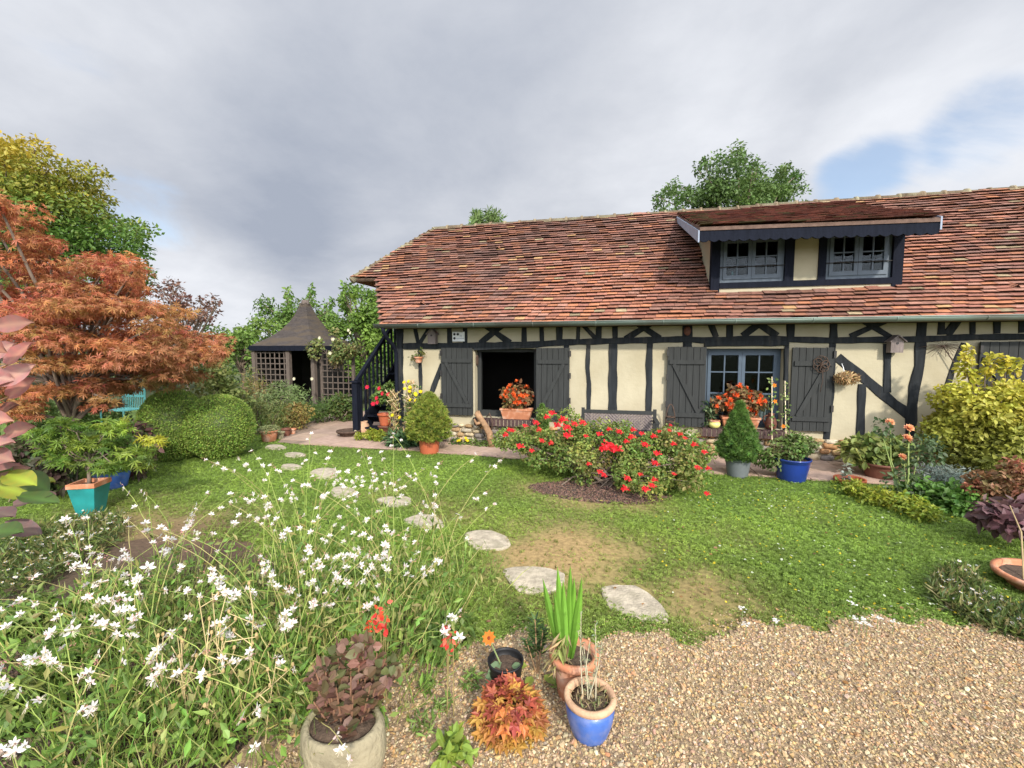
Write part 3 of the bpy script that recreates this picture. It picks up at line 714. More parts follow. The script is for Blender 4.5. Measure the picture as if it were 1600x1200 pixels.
def tile_rows(mb, ylo, yhi, xl, xr, pfun, step=.091, un=RU, nn=RN, colf=tile_col, skip=None):
    rows = int((yhi - ylo) * SL / step) if un is RU else int((yhi - ylo) / step)
    for r in range(rows):
        y = ylo + (yhi - ylo) * r / rows
        a, b = float(xl(y)), float(xr(y)); xs_ = np.arange(a - (r % 2) * TW / 2, b, TW) + TW / 2 + rng.normal(0, .006)
        xs_ = xs_[(xs_ > a + .02) & (xs_ < b)]; w = np.full(len(xs_), TW * .975)
        lo = np.maximum(xs_ - w / 2, a); xs2 = (lo + xs_ + w / 2) / 2; w = (xs_ + w / 2 - lo)
        if skip is not None: k = ~skip(xs2, y); xs2, w = xs2[k], w[k]
        n = len(xs2)
        if not n: continue
        wav = .012 * np.sin(xs2 * 2.1 + y * 3) + .005 * np.sin(xs2 * 5.3 + y * 31)
        P = np.array([pfun(x, y, .048) for x in xs2]) + nn * (wav + rng.normal(0, .002, n))[:, None] + un * (rng.normal(0, .002, n) + .007 * np.sin(xs2 * 3.1 + y * 57) + .004 * np.sin(xs2 * 8.3 + y * 91))[:, None]
        D = np.repeat(un[None], n, 0) + rng.normal(0, .006, (n, 3)) * np.array([1, .2, .2]); Nn = np.repeat(nn[None], n, 0) + rng.normal(0, .010, (n, 3))
        mb.add_many(TV, TF, P, D, Nn, np.stack([w, np.full(n, TL), np.full(n, TT) * rng.uniform(.85, 1.35, n)], 1), colf(xs2, np.full(n, y), n)[:, None, :] * EDGE_SHADE[None, :, None])
mb = MB()
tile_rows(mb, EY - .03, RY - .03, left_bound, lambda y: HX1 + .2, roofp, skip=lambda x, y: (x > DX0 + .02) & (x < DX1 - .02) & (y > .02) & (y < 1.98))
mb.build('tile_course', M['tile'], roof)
# ridge and hip caps with mortar collars
mb = MB()
def caps(a, b, n, r, flare):
    a = np.array(a); b = np.array(b)
    for i in range(n):
        p, q = a + (b - a) * i / n, a + (b - a) * (i + 1) / n
        j = rng.normal(0, .006, 3)
        mb.tube([p + j, p * .15 + q * .85 + j, p * .12 + q * .88 + j, q + j * .5], [r, r * .95, r * flare, r * flare], 12, (1, 1, 1))
caps(ap - (0, 0, .035), (HX1 + .2, RY, zr - .035), 40, .085, 1.22); mb.build('ridge_cap', M['ridge'], roof, True)
mb = MB(); caps(tip + (.03, 0, -.02), ap - (0, 0, .03), 17, .075, 1.25); mb.build('hip_cap', M['ridge'], roof, True)
for px, py in [(660, 478), (764, 378), (779, 392), (1001, 463), (1595, 331), (1585, 453)]:
    p = onPlane(px, py, roofp(0, 0), RN); mb = MB()
    a, b, c = p + (-.075, 0, 0) + RN * .02, p + (.075, 0, 0) + RN * .02, p + RN * .085
    e = p + RU * .2 + RN * .02
    mb.add([a, b, c, e], [(0, 2, 3), (1, 3, 2)], (.30, .13, .08)); mb.add([a + RU * .03, b + RU * .03, c + RU * .03], [(0, 1, 2)], (.01, .01, .01)); mb.build('vent_tile', M['tile'], roof)
# gutter: half-round trough with joint bands, downpipe
mb = MB(); gy, gz, gr = EY - .065, 2.155, .062
aa = np.linspace(math.pi, 2 * math.pi, 11)
for r0, y0_ in ((gr, 0), ):
    pts = [(gr * math.cos(a), gr * math.sin(a)) for a in aa] + [(gr * .9 * math.cos(a), gr * .9 * math.sin(a)) for a in aa[::-1]]
    mb.prism([(-4.13, gy + u, gz + v) for u, v in pts], (HX1 + .4 + 4.13, 0, 0))
for x in np.arange(-3.3, HX1, 1.0):
    pts = [(1.06 * gr * math.cos(a), 1.06 * gr * math.sin(a)) for a in aa] + [(gr * 1.003 * math.cos(a), gr * 1.003 * math.sin(a)) for a in aa[::-1]]
    mb.prism([(x, gy + u, gz + v) for u, v in pts], (.02, 0, 0))
mb.tube([(-4.13, gy - gr, gz + .004), (HX1 + .4, gy - gr, gz + .004)], .009, 8)
g = mb.build('gutter', M['zinc'], house, True)
mb = MB(); mb.tube([(-3.98, gy, gz - .05), (-3.97, gy + .01, gz - .12), (-3.96, gy + .12, gz - .24), (-3.95, -.16, gz - .38), (-3.95, -.09, gz - .5), (-3.95, -.085, 1.0), (-3.95, -.085, .1)], .035, 12); mb.build('downpipe', M['dtimber'], g, True)

# ---------------------------------------------------------------- dormer
dz0, dz1 = 2.60, 3.50
def dX(px, y=440): return onY(px, y, DY)[0]
mb = MB()
PW = .13
mb.box((DX0, DY - .02, dz0 + .02), (DX0 + PW, DY + .12, dz1)); mb.box((DX1 - PW, DY - .02, dz0 + .02), (DX1, DY + .12, dz1))
m1a, m1b, m2a, m2b = dX(1225), dX(1239), dX(1277), dX(1289)
mb.box((m1a, DY - .015, dz0 + .175), (m1b, DY + .12, dz1)); mb.box((m2a, DY - .015, dz0 + .175), (m2b, DY + .12, dz1))
mb.box((DX0 + PW, DY - .028, dz0 + .085), (DX1 - PW, DY + .12, dz0 + .175)); mb.box((DX0 - .06, DY - .03, dz1), (DX1 + .04, DY + .12, dz1 + .10))
dorm = mb.build('dormer', M['dtimber'], house)
mb = MB(); mb.box((m1b, DY + .01, dz0 + .175), (m2a, DY + .1, dz1)); mb.box((DX0 + PW, DY - .005, dz0 - .04), (DX1 - PW, DY + .08, dz0 + .085))
DXL, DXR, DYE = 1.19, 4.14, -.50
DRS = (4.47 - 3.50) / 2.70                                  # dormer roof pitch
def droof(x, y, l=0.0): return np.array([x, y, 3.535 - .022 * (x - 1.2) * (2.2 - y) / 2.7 + DRS * (y - DYE) + l])
for xa in (DX0 + .005, DX1 - .105):
    yb = DY; pts = [(xa, yb + .1, dz0 - .05)] + [(xa, y, roofp(0, y)[2] - .1) for y in (.3, .8, 1.4, 1.9)] + [(xa, 1.9, droof(0, 1.9)[2] - .06), (xa, yb + .1, droof(0, yb + .1)[2] - .06)]
    mb.prism(pts, (.1, 0, 0))
mb.build('dormer_wall', M['render'], dorm)
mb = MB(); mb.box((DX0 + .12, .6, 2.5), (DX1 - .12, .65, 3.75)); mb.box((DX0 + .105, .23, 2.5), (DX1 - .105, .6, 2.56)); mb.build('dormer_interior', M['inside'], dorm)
mb = MB()
mb.prism([droof(DXL, DYE, -.03), droof(DXR, DYE, -.03), droof(DXR, 2.16, -.03), droof(DXL, 2.16, -.03)], (0, 0, -.05), (.14, .09, .07))
du = nrm(np.array([0, 1, DRS])); dn = nrm(np.array([0, -DRS, 1]))
def dcol(x, y, n):
    c = np.array([(.32, .115, .08), (.27, .10, .072), (.36, .14, .095), (.22, .09, .07)])[rng.integers(0, 4, n)] * (1 + rng.normal(0, .15, (n, 1)))
    k = rng.random(n) < .15 + .5 * (x < DXL + .35); c[k] = np.array([.20, .15, .075]) * rng.uniform(.7, 1.2, (k.sum(), 1)); return np.clip(c, .02, .8)
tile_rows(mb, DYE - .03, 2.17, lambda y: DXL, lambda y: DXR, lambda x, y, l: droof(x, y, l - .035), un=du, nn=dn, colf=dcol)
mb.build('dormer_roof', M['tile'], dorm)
# scalloped fascia
mb = MB(); top = droof(2.6, DYE, -.085)[2] + .02; nsc = 22; pts = []
for i in range(nsc * 6 + 1):
    x = DXL + (DXR - DXL) * i / (nsc * 6); pts.append((x, DYE + .012, top - .15 - .028 * abs(math.sin(math.pi * i / 6))))
pts += [(DXR, DYE + .012, top), (DXL, DYE + .012, top)]; n = len(pts)
V = np.array(pts); e = np.array([0, .03, 0]); m_ = nsc * 6 + 1
tops = np.array([(p[0], p[1], top) for p in pts[:m_]])
fall = np.array([droof(p[0], DYE)[2] - droof(2.6, DYE)[2] for p in pts[:m_]])[:, None] * (0, 0, 1); V = np.concatenate([V[:m_] + fall, tops + fall, V[:m_] + e + fall, tops + e + fall])
Fs = []
for i in range(m_ - 1): Fs += [(i, i + 1, m_ + i + 1, m_ + i), (2 * m_ + i, 3 * m_ + i, 3 * m_ + i + 1, 2 * m_ + i + 1), (i, 2 * m_ + i, 2 * m_ + i + 1, i + 1), (m_ + i, m_ + i + 1, 3 * m_ + i + 1, 3 * m_ + i)]
Fs += [(0, m_, 3 * m_, 2 * m_), (m_ - 1, 3 * m_ - 1, 4 * m_ - 1, 2 * m_ - 1)]
mb.add(V, Fs); mb.prism([(DXL + .01, DYE + .045, top - .08), (DXR - .01, DYE + .045, top - .08), (DXR - .01, DY - .03, dz1 + .05), (DXL + .01, DY - .03, dz1 + .05)], (0, 0, .02))
mb.build('fascia', M['dtimber'], dorm)
for x in (DXL - .022, DXR + .002):
    mb = MB(); mb.prism([(x, DYE, top - .15), (x, DYE, top + .02), (x, 2.0, droof(x, 2.0, -.05)[2]), (x, 1.85, droof(x, 1.85, -.16)[2])], (.02, 0, 0)); mb.build('verge_board', M['pale'], dorm)
for x in (DX0, DX1 - PW):
    mb = MB(); a = [(x + PW / 2 + .062 * math.cos(t), DY - .024, dz0 + .02 + .075 * math.sin(t)) for t in np.linspace(math.pi, 2 * math.pi, 9)]; mb.prism(a, (0, .04, 0)); mb.build('lead_apron', M['pale'], dorm)
for a, b in ((DX0 + PW, m1a), (m2b, DX1 - PW)):
    casement(dorm, a + .002, b - .002, dz0 + .18, dz1 - .01, DY + .03, 2, (.36, .56), 'dframe', fr=.05, st=.05, mu=.018, name='window_frame')
    mb = MB(); mb.tube([(a, DY - .005, dz0 + .42), (b, DY - .005, dz0 + .42)], .007, 6); mb.build('guard_bar', M['iron'], dorm)

# ---------------------------------------------------------------- outside stair at the gable
NP = onZ(558, 682)
st = thing('outside_stair', 'black wooden outside stair climbing the cottage gable', 'staircase', (NP[0], NP[1], 0))
xa, xb = NP[0] + .02, HX0 - .06; run, rise = .235, .205; y0 = NP[1] + .12
for i in range(10):
    mb = MB(); mb.box((xa, y0 + i * run - .02, .14 + i * rise), (xb, y0 + (i + 1) * run, .175 + i * rise)); mb.build('tread', M['dtimber'], st)
mb = MB()
for i in range(10): mb.box((xa + .02, y0 + (i + 1) * run - .02, i * rise), (xb - .02, y0 + (i + 1) * run - .004, .14 + i * rise))
mb.build('riser', M['dtimber'], st)
for x in (xa - .04, xb):
    mb = MB(); mb.prism([(x, y0 - .1, 0), (x, y0 + .25, 0), (x, y0 + 10 * run, 10 * rise - .22), (x, y0 + 10 * run, 10 * rise + .1), (x, y0 - .1, .16)], (.04, 0, 0)); mb.build('stringer', M['dtimber'], st)
mb = MB(); mb.box((NP[0] - .055, NP[1] - .055, 0), (NP[0] + .055, NP[1] + .055, 1.08)); mb.box((NP[0] - .085, NP[1] - .085, 1.08), (NP[0] + .085, NP[1] + .085, 1.11)); mb.build('newel_post', M['dtimber'], st)
mb = MB(); mb.bar((NP[0], NP[1] + .02, 1.10), (NP[0], y0 + 9.5 * run, 1.10 + 9.0 * rise), .07, .07, (0, 0, 1)); mb.build('handrail', M['dtimber'], st)
for i in range(14):
    y = y0 + .06 + i * .16; t = (y - NP[1]) / (9.5 * run + .1); mb = MB(); mb.box((NP[0] - .018, y - .018, .12 + (y - y0) / run * rise), (NP[0] + .018, y + .018, 1.07 + t * 9.0 * rise)); mb.build('baluster', M['dtimber'], st)
# ================================================================ THINGS ON AND AROUND THE COTTAGE
G = lambda px, py: onZ(px, py, 0.0)
def pot_prof(r0, r1, h, rim=.012, rimh=.03, belly=0):
    p = [(r0 * .9, 0), (r0, .004)]
    for t in np.linspace(.1, .9, 7): p.append((r0 + (r1 - r0) * t + belly * math.sin(math.pi * t), h * t))
    p += [(r1, h - rimh - .002), (r1 + rim, h - rimh), (r1 + rim * 1.1, h - rimh * .4), (r1 + rim, h), (r1 - rim * .5, h + .002), (r1 - rim, h - .012), (r1 - rim * 1.2, h - .05)]
    return p
def pot(parent, c, r0, r1, h, mat, name='pot', rim=.012, rimh=.03, belly=0, fill='soil', n=36):
    mb = MB(); mb.lathe(pot_prof(r0, r1, h, rim, rimh, belly), c, n); o = mb.build(name, M[mat], parent, True)
    if fill:
        mb = MB(); rr = r1 - rim * 1.3; r_ = np.random.default_rng(int(abs(c[0] * 100)))
        ring = [(c[0] + rr * q * math.cos(a), c[1] + rr * q * math.sin(a), c[2] + h - .035 + r_.normal(0, .004)) for q in (1, .66, .33) for a in np.arange(16) * math.pi / 8]
        mb.add(ring + [(c[0], c[1], c[2] + h - .03)], [(k * 16 + i, k * 16 + (i + 1) % 16, (k + 1) * 16 + (i + 1) % 16, (k + 1) * 16 + i) for k in range(2) for i in range(16)] + [(32 + i, 32 + (i + 1) % 16, 48) for i in range(16)])
        mb.build('soil', M[fill], parent, True)
    return o

# ---- birdhouses
def birdhouse(p, w, h, label, dark=1.0):
    p = np.array(p); t = thing('birdhouse', label, 'birdhouse', p, 'birdhouses on the cottage front')
    y0, y1 = p[1] - .11, p[1]
    mb = MB(); mb.prism([(p[0] - w / 2, y0, p[2]), (p[0] + w / 2, y0, p[2]), (p[0] + w / 2, y0, p[2] + h * .7), (p[0], y0, p[2] + h * .97), (p[0] - w / 2, y0, p[2] + h * .7)], (0, .11, 0)); mb.build('box', M['birdbox'], t)
    mb = MB()
    for s in (-1, 1):
        a = np.array([p[0], y0 - .03, p[2] + h * 1.0]); b = np.array([p[0] + s * w * .66, y0 - .03, p[2] + h * .62]); mb.prism([a, b, b + (0, 0, .014), a + (0, 0, .016)], (0, .15, 0))
    mb.build('roof', M['birdbox'], t)
    mb = MB(); mb.lathe([(.017, 0), (.017, .004)], (0, 0, 0), 16); V = np.concatenate(mb.V); mb.V = [np.stack([V[:, 0] + p[0], y0 - .002 - V[:, 2], V[:, 1] + p[2] + h * .56], 1)]; mb.build('entrance_hole', M['iron'], t)
for px, py, w, h, lb in [(678, 537.5, .145, .27, 'small pinkish-brown birdhouse near the corner of the cottage beside the white sign'), (1394, 551, .155, .24, 'grey birdhouse at the crossing of timbers above the long diagonal brace')]:
    birdhouse(onY(px, py, -.035), w, h, lb)
# clay mask on the dark post
p = onY(1074, 517, -.03); mb = MB(); sv, sf = sphere_grid(16, 10); v = sv * (.055, .03, .075); v[:, 1] -= .012 * np.exp(-((v[:, 0] / .012) ** 2 + ((v[:, 2] + .005) / .02) ** 2)) ; v[:, 1] += .014 * (np.exp(-(((np.abs(v[:, 0]) - .022) / .012) ** 2 + ((v[:, 2] - .018) / .01) ** 2)) + np.exp(-((v[:, 0] / .022) ** 2 + ((v[:, 2] + .035) / .007) ** 2)))
mb.add(v + p, sf, (.55, .35, .3)); mb.build('clay_mask', M['brown_pot'], None, True, 'small dark clay face mask fixed to a post left of the window', 'mask')
# enamel sign with three black discs; the lettering is too small to read, so only strokes
p = onY(716.5, 526, -.05); t = thing('wall_sign', 'small white sign with three black discs fixed under the gutter', 'sign', p)
mb = MB(); mb.box((p[0] - .115, p[1] - .008, p[2] - .085), (p[0] + .115, p[1] + .008, p[2] + .085)); mb.build('plate', M['white'], t)
for dx, dz in ((-.075, .043), (-.01, .043), (-.075, -.03)):
    mb = MB(); mb.prism([(p[0] + dx + .023 * math.cos(a), p[1] - .013, p[2] + dz + .023 * math.sin(a)) for a in np.arange(0, 6.28, .35)], (0, .004, 0)); mb.prism([(p[0] + dx + .006 * math.cos(a), p[1] - .0155, p[2] + dz + .006 * math.sin(a)) for a in np.arange(0, 6.28, .7)], (0, .001, 0), (20, 20, 20)); mb.build('disc', M['black_pot'], t)
mb = MB(); r_ = np.random.default_rng(2)
for x0, x1, z in ((.025, .06, .012), (-.04, .1, -.035)):
    x = x0
    while x < x1:
        w = .006; hh = r_.uniform(.014, .024); mb.box((p[0] + x, p[1] - .0115, p[2] + z - hh / 2), (p[0] + x + w, p[1] - .009, p[2] + z + hh / 2)); mb.box((p[0] + x, p[1] - .0114, p[2] + z - .004), (p[0] + x + .011, p[1] - .0092, p[2] + z + .001)); x += .0155
mb.build('lettering', M['pale'], t)
# wall pot
p = onY(654, 567, -.12); t = thing('wall_pot', 'little terracotta pot with trailing plant hung on the cottage wall', 'wall pot', p)
pot(t, p, .05, .075, .11, 'terracotta', rim=.008, rimh=.025); rng = np.random.default_rng(3); mb = MB()
clump_leaves(mb, rng, [(p[0] + .02, p[1], p[2] + .17, .09, .06, .09), (p[0] - .1, p[1], p[2] + .1, .08, .04, .05), (p[0] + .09, p[1], p[2] + .19, .05, .04, .04)], 90, T_DIAMOND, .05, [(.16, .15, .04), (.3, .2, .08), (.12, .16, .04)], up=.3); mb.build('foliage', M['leaf'], t)
# oval boot scraper / dark thermometer on the door jamb
p = onY(745.5, 563, .1); mb = MB(); mb.prism([(p[0] - .014, p[1] + .035 * math.cos(a), p[2] + .095 * math.sin(a)) for a in np.arange(0, 6.28, .3)], (.03, 0, 0)); mb.build('door_plaque', M['rust'], None, False, 'dark oval plaque fixed on the cream side of the doorway', 'plaque')
# iron wreath on the shutter
p = onY(1283.5, 569, -.11); mb = MB()
for k in range(7):
    a = k * .9; c = p + np.array([.055 * math.cos(a), .01 * math.sin(k * 2), .07 * math.sin(a)]); mb.tube([c + np.array([.055 * math.cos(b), .012 * math.sin(2 * b + k), .055 * math.sin(b)]) for b in np.linspace(0, 6.28, 15)], .006, 5)
mb.tube([p + (.02, 0, -.06), p + (.03, 0, -.25), p + (.0, 0, -.42)], .005, 5); mb.build('iron_wreath', M['rust'], None, True, 'rusty wreath of iron rings hanging on the shutter right of the window', 'ornament')
# straw ball hanging from the diagonal brace
p = onY(1323, 591, -.15); t = thing('hanging_nest', 'dry straw ball hanging from the long diagonal brace', 'hanging nest', p - (0, 0, .08)); rng = np.random.default_rng(7); mb = MB(); n = 700
d = rdirs(rng, n); P = p + d * np.array([.145, .10, .085]) * rng.uniform(.6, 1, (n, 1)); mb.add_many(*T_NARROW, P, nrm(np.cross(d, rdirs(rng, n)) + d * .25), d, rng.uniform(.04, .09, n), pick(rng, [(.42, .27, .12), (.5, .36, .18), (.25, .15, .07)], n)); mb.build('straw', M['straw'], t)
mb = MB(); mb.tube([p + (-.03, 0, .07), p + (-.04, .03, .16), p + (-.03, .10, .21)], .006, 5); mb.build('cord', M['white'], t)
# dandelion-like iron ornament
p = onY(1473, 541, -.06); mb = MB(); rng = np.random.default_rng(9)
for i in range(26):
    a = 2 * math.pi * i / 26 + rng.normal(0, .08); l = rng.uniform(.14, .3); e = p + np.array([l * math.cos(a), -.03 * rng.random(), l * .45 * math.sin(a) - .05]); mb.tube([p, (p + e) / 2 + (0, -.02, .02), e], .0028, 4)
mb.tube([p, p + (.26, -.02, -.42)], .007, 6); mb.lathe([(.02, -.015), (.03, 0), (.02, .015)], p, 10); mb.build('seedhead_ornament', M['rust'], None, True, 'thin dark metal seed-head ornament on the cream wall', 'ornament')
# old iron pump / stand with loop handle left of the window shutter
p = onY(1047, 668, -.28); t = thing('iron_stand', 'rusty iron stand with loop handle before the shutter left of the window', 'garden ornament', (p[0], p[1], 0)); mb = MB(); z0 = p[2]
mb.tube([(p[0], p[1], 0), (p[0], p[1], z0)], .03, 10); mb.build('pole', M['rust'], t, True)
for k in range(3):
    mb = MB(); mb.tube([(p[0] + (.075 - .01 * k) * math.cos(a), p[1] + .06 * math.sin(a), z0 + .02 + k * .075) for a in np.linspace(0, 6.28, 18)], .011, 6); mb.build('ring', M['rust'], t, True)
mb = MB(); mb.tube([(p[0] + .065 * math.cos(a) * (1 - .2 * math.sin(a)), p[1], z0 + .17 + .2 * math.sin(a)) for a in np.linspace(-.2, 3.34, 14)], .01, 6)
for s in (-1, 1): mb.tube([(p[0] + s * .06, p[1], z0 - .02), (p[0] + s * .065, p[1], z0 + .17)], .009, 6)
mb.build('handle', M['rust'], t, True)
# bench with lattice back
bx0, bx1, by = onY(911, 650, -.38)[0], onY(1023, 650, -.38)[0], -.38
t = thing('garden_bench', 'dark garden bench with pale lattice back behind the rose bush', 'bench', ((bx0 + bx1) / 2, by - .2, 0.03)); zt = onY(960, 641, by)[2]
for x in (bx0, bx1):
    mb = MB(); mb.box((x - .025, by - .025, .03), (x + .025, by + .025, zt + .03)); mb.build('leg', M['shutter'], t)
    mb = MB(); mb.box((x - .025, by - .46, .03), (x + .025, by - .41, .62)); mb.build('leg', M['shutter'], t)
    mb = MB(); mb.box((x - .03, by - .47, .62), (x + .03, by - .03, .65)); mb.build('armrest', M['shutter'], t)
mb = MB(); mb.box((bx0 + .026, by - .02, zt - .05), (bx1 - .026, by + .02, zt)); mb.box((bx0 + .026, by - .02, zt - .36), (bx1 - .026, by + .02, zt - .31)); mb.build('back_rail', M['shutter'], t)
mb = MB(); L_ = bx1 - bx0 - .06; hh = .26
for s in (-1, 1):
    for k in np.arange(-hh, L_, .052):
        a, b = max(0, k), min(L_, k + hh)
        if b - a < .02: continue
        za, zb = (a - k, b - k) if s > 0 else (hh - (a - k), hh - (b - k)); mb.bar((bx0 + .03 + a, by + s * .005, zt - .31 + za), (bx0 + .03 + b, by + s * .005, zt - .31 + zb), .026, .008)
mb.build('lattice', M['birdbox'], t)
mb = MB()
for k in range(6): mb.box((bx0 - .01, by - .44 + k * .07, .43), (bx1 + .01, by - .385 + k * .07, .455))
mb.build('seat', M['shutter'], t)

# ---- begonia troughs on the sills
def begonia(px0, px1, pytop, label, Y, zs, plant_px, seed, lab2):
    x0, x1 = onY(px0, 660, Y)[0], onY(px1, 660, Y)[0]; rng = np.random.default_rng(seed); c = np.array([(x0 + x1) / 2, Y, zs])
    t = thing('begonia_planter', label, 'planter', c, 'red begonia planters on the sills'); h = .19; mb = MB(); d0, d1 = .06, .09
    V = [(x0 + .05, Y - d0, zs), (x1 - .05, Y - d0, zs), (x1 - .05, Y + d0, zs), (x0 + .05, Y + d0, zs), (x0 + .012, Y - d1, zs + h - .035), (x1 - .012, Y - d1, zs + h - .035), (x1 - .012, Y + d1, zs + h - .035), (x0 + .012, Y + d1, zs + h - .035)]
    V += [(x + sx * .012, y + sy * .012, zs + h - .033) for (x, y, z), sx, sy in zip(V[4:], (-1, 1, 1, -1), (-1, -1, 1, 1))]; V += [(x, y, zs + h) for x, y, z in V[8:12]]; V += [(x - sx * .02, y - sy * .02, zs + h) for (x, y, z), sx, sy in zip(V[12:16], (-1, 1, 1, -1), (-1, -1, 1, 1))]; V += [(x, y, zs + h - .04) for x, y, z in V[16:20]]
    Fs = [(3, 2, 1, 0), (20, 21, 22, 23)]
    for k in (0, 4, 8, 12, 16): Fs += [(k + i, k + (i + 1) % 4, k + 4 + (i + 1) % 4, k + 4 + i) for i in range(4)]
    mb.add(V, Fs); mb.build('trough', M['terracotta'], t)
    xa, xb = onY(plant_px[0], 600, Y)[0], onY(plant_px[1], 600, Y)[0]; zt = onY(plant_px[0], pytop, Y)[2]; zc = (zs + h + zt) / 2
    cl = rand_clumps(rng, ((xa + xb) / 2, Y - .02, zc), ((xb - xa) / 2, .17, (zt - zs - h) / 2), 22, .07, .12)
    mb = MB(); clump_leaves(mb, rng, cl, 1500, T_OVATE, .07, [(.22, .11, .045), (.11, .13, .035), (.28, .15, .06), (.15, .07, .04), (.28, .23, .09)], up=.2, droop=.5); mb.build('foliage', M['leaf'], t)
    fm = []
    for k in range(3):
        mb = MB()
        for i in range(9):
            a = i * 2.4; r_ = .2 + .8 * i / 9; D = np.array([[math.cos(a) * r_, .5 - .3 * r_, math.sin(a) * r_]]); mb.add_many(*T_OVATE, np.array([[0, -.2, 0]]), D, np.array([[0, 1, .1]]), np.array([rng.uniform(.8, 1.1)]), np.array([(.80, .09 + .09 * rng.random(), .035)]) * rng.uniform(.8, 1.1))
        fm.append(mb.mesh('flower', M['petal']))
    for i in range(62):
        k = cl[rng.integers(0, len(cl))]; d = nrm(rng.normal(size=3) + np.array([0, -1.1, .25])); pos = np.array(k[:3]) + d * np.array(k[3:]) * 1.25
        if pos[2] < zs + h - .05: continue
        place(fm[i % 3], 'flower', t, pos, d, s=rng.uniform(.042, .064))
    return t
begonia(783, 832, 598, 'terracotta trough of red begonias in the open doorway', -.02, .497, (780, 837), 51, '')
begonia(1126, 1186, 600, 'longer terracotta trough of red begonias on the window sill', -.03, .474, (1112, 1203), 52, '')
p = onY(1116, 666, -.05); p[2] = .474; t = thing('yellow_pot', 'pale yellow glazed pot with terracotta rim on the window sill', 'pot', p); pot(t, p, .06, .075, .10, 'yellow_glaze', belly=.022, rim=.004); mb = MB(); mb.lathe([(.075, .096), (.085, .1), (.085, .125), (.07, .125), (.068, .1)], p, 24); mb.build('rim', M['terracotta'], t, True)
p = onY(1105, 668, -.02); p[2] = .474; t, _, _ = shrub('trailing_ivy', 'dark variegated ivy in the left corner of the window sill', (p[0], p[1], .70), (.11, .07, .22), 8, (.05, .09), 260, T_DIAMOND, .05, [(.05, .10, .03), (.22, .28, .14), (.03, .07, .02)], 61, stems=4, cat='ivy')
p = onY(1204, 668, -.0); p[2] = .474; mb = MB(); mb.lathe([(.05, 0), (.075, .02), (.085, .09), (.07, .16), (.045, .2), (.04, .23), (.05, .25), (.035, .25)], p, 24); mb.tube([p + (-.045, 0, .22), p + (-.10, 0, .2), p + (-.105, 0, .12), p + (-.075, 0, .08)], .01, 8); mb.build('brown_jug', M['brown_pot'], None, True, 'dark brown jug at the right end of the window sill', 'jug')
# ornaments behind the dormer pane
p = np.array([onY(1144, 434, .28)[0], .28, 2.755]); mb = MB(); mb.lathe([(.07, 0), (.085, .02), (.05, .07), (.02, .12), (.015, .2), (.02, .22)], p, 20); mb.build('green_bell', M['teal_glaze'], None, True, 'green bell-shaped ornament behind the left dormer window', 'ornament')
p = np.array([onY(1130, 434, .28)[0], .28, 2.755]); mb = MB(); mb.lathe([(.03, 0), (.05, .04), (.045, .09), (.02, .12), (.028, .16)], p, 16); mb.build('clay_figure', M['terracotta'], None, True, 'small brown figure in the corner of the left dormer window', 'ornament')

# climbing thunbergia on two canes by the window
p = np.array([onY(1208, 690, -.3)[0], -.3, .03]); q = np.array([onY(1231, 690, -.3)[0], -.3, .03]); t = thing('climbing_vine', 'slender vine with orange flowers climbing two canes by the window', 'climber', p); rng = np.random.default_rng(71)
for b, zt, dx in ((p, 1.28, -.03), (q, 1.22, -.05)):
    mb = MB(); mb.tube([b, b + (dx * .5, .05, zt * .5), b + (dx, .08, zt)], .006, 6, (.9, .75, .5)); mb.build('cane', M['straw'], t)
mb = MB(); P = []
for b, zt, dx in ((p, 1.28, -.03), (q, 1.22, -.05)):
    for z in rng.uniform(.25, zt, 70): P.append(b + np.array([dx * z / zt + rng.normal(0, .035), .07 * z / zt - .02 + rng.normal(0, .03), z]))
P = np.array(P); n = len(P); mb.add_many(*T_OVATE, P, rdirs(rng, n) + (0, -.3, -.2), rdirs(rng, n) * .5 + (0, -1, .5), rng.uniform(.03, .055, n), pick(rng, [(.16, .24, .05), (.22, .28, .08), (.10, .17, .04)], n)); mb.build('foliage', M['leaf'], t)
mb = MB(); mb.add_many(*T_OVATE, np.zeros((5, 3)), np.array([(math.cos(a), .15, math.sin(a)) for a in np.arange(5) * 1.257]), np.tile([0, 1, 0], (5, 1)), 1.1, (.72, .22, .015)); mb.add_many(*T_DIAMOND, np.array([(0, .08, -.12)]), np.array([(0, 0, 1)]), np.array([(0, 1, 0)]), .28, (.02, .01, .01)); om = mb.mesh('flower', M['petal'])
for px, py in [(1210, 602), (1211, 627), (1224, 666), (1144, 675)]: place(om, 'flower', t, onY(px, py, -.34), (.1, -1, .15), s=.034)

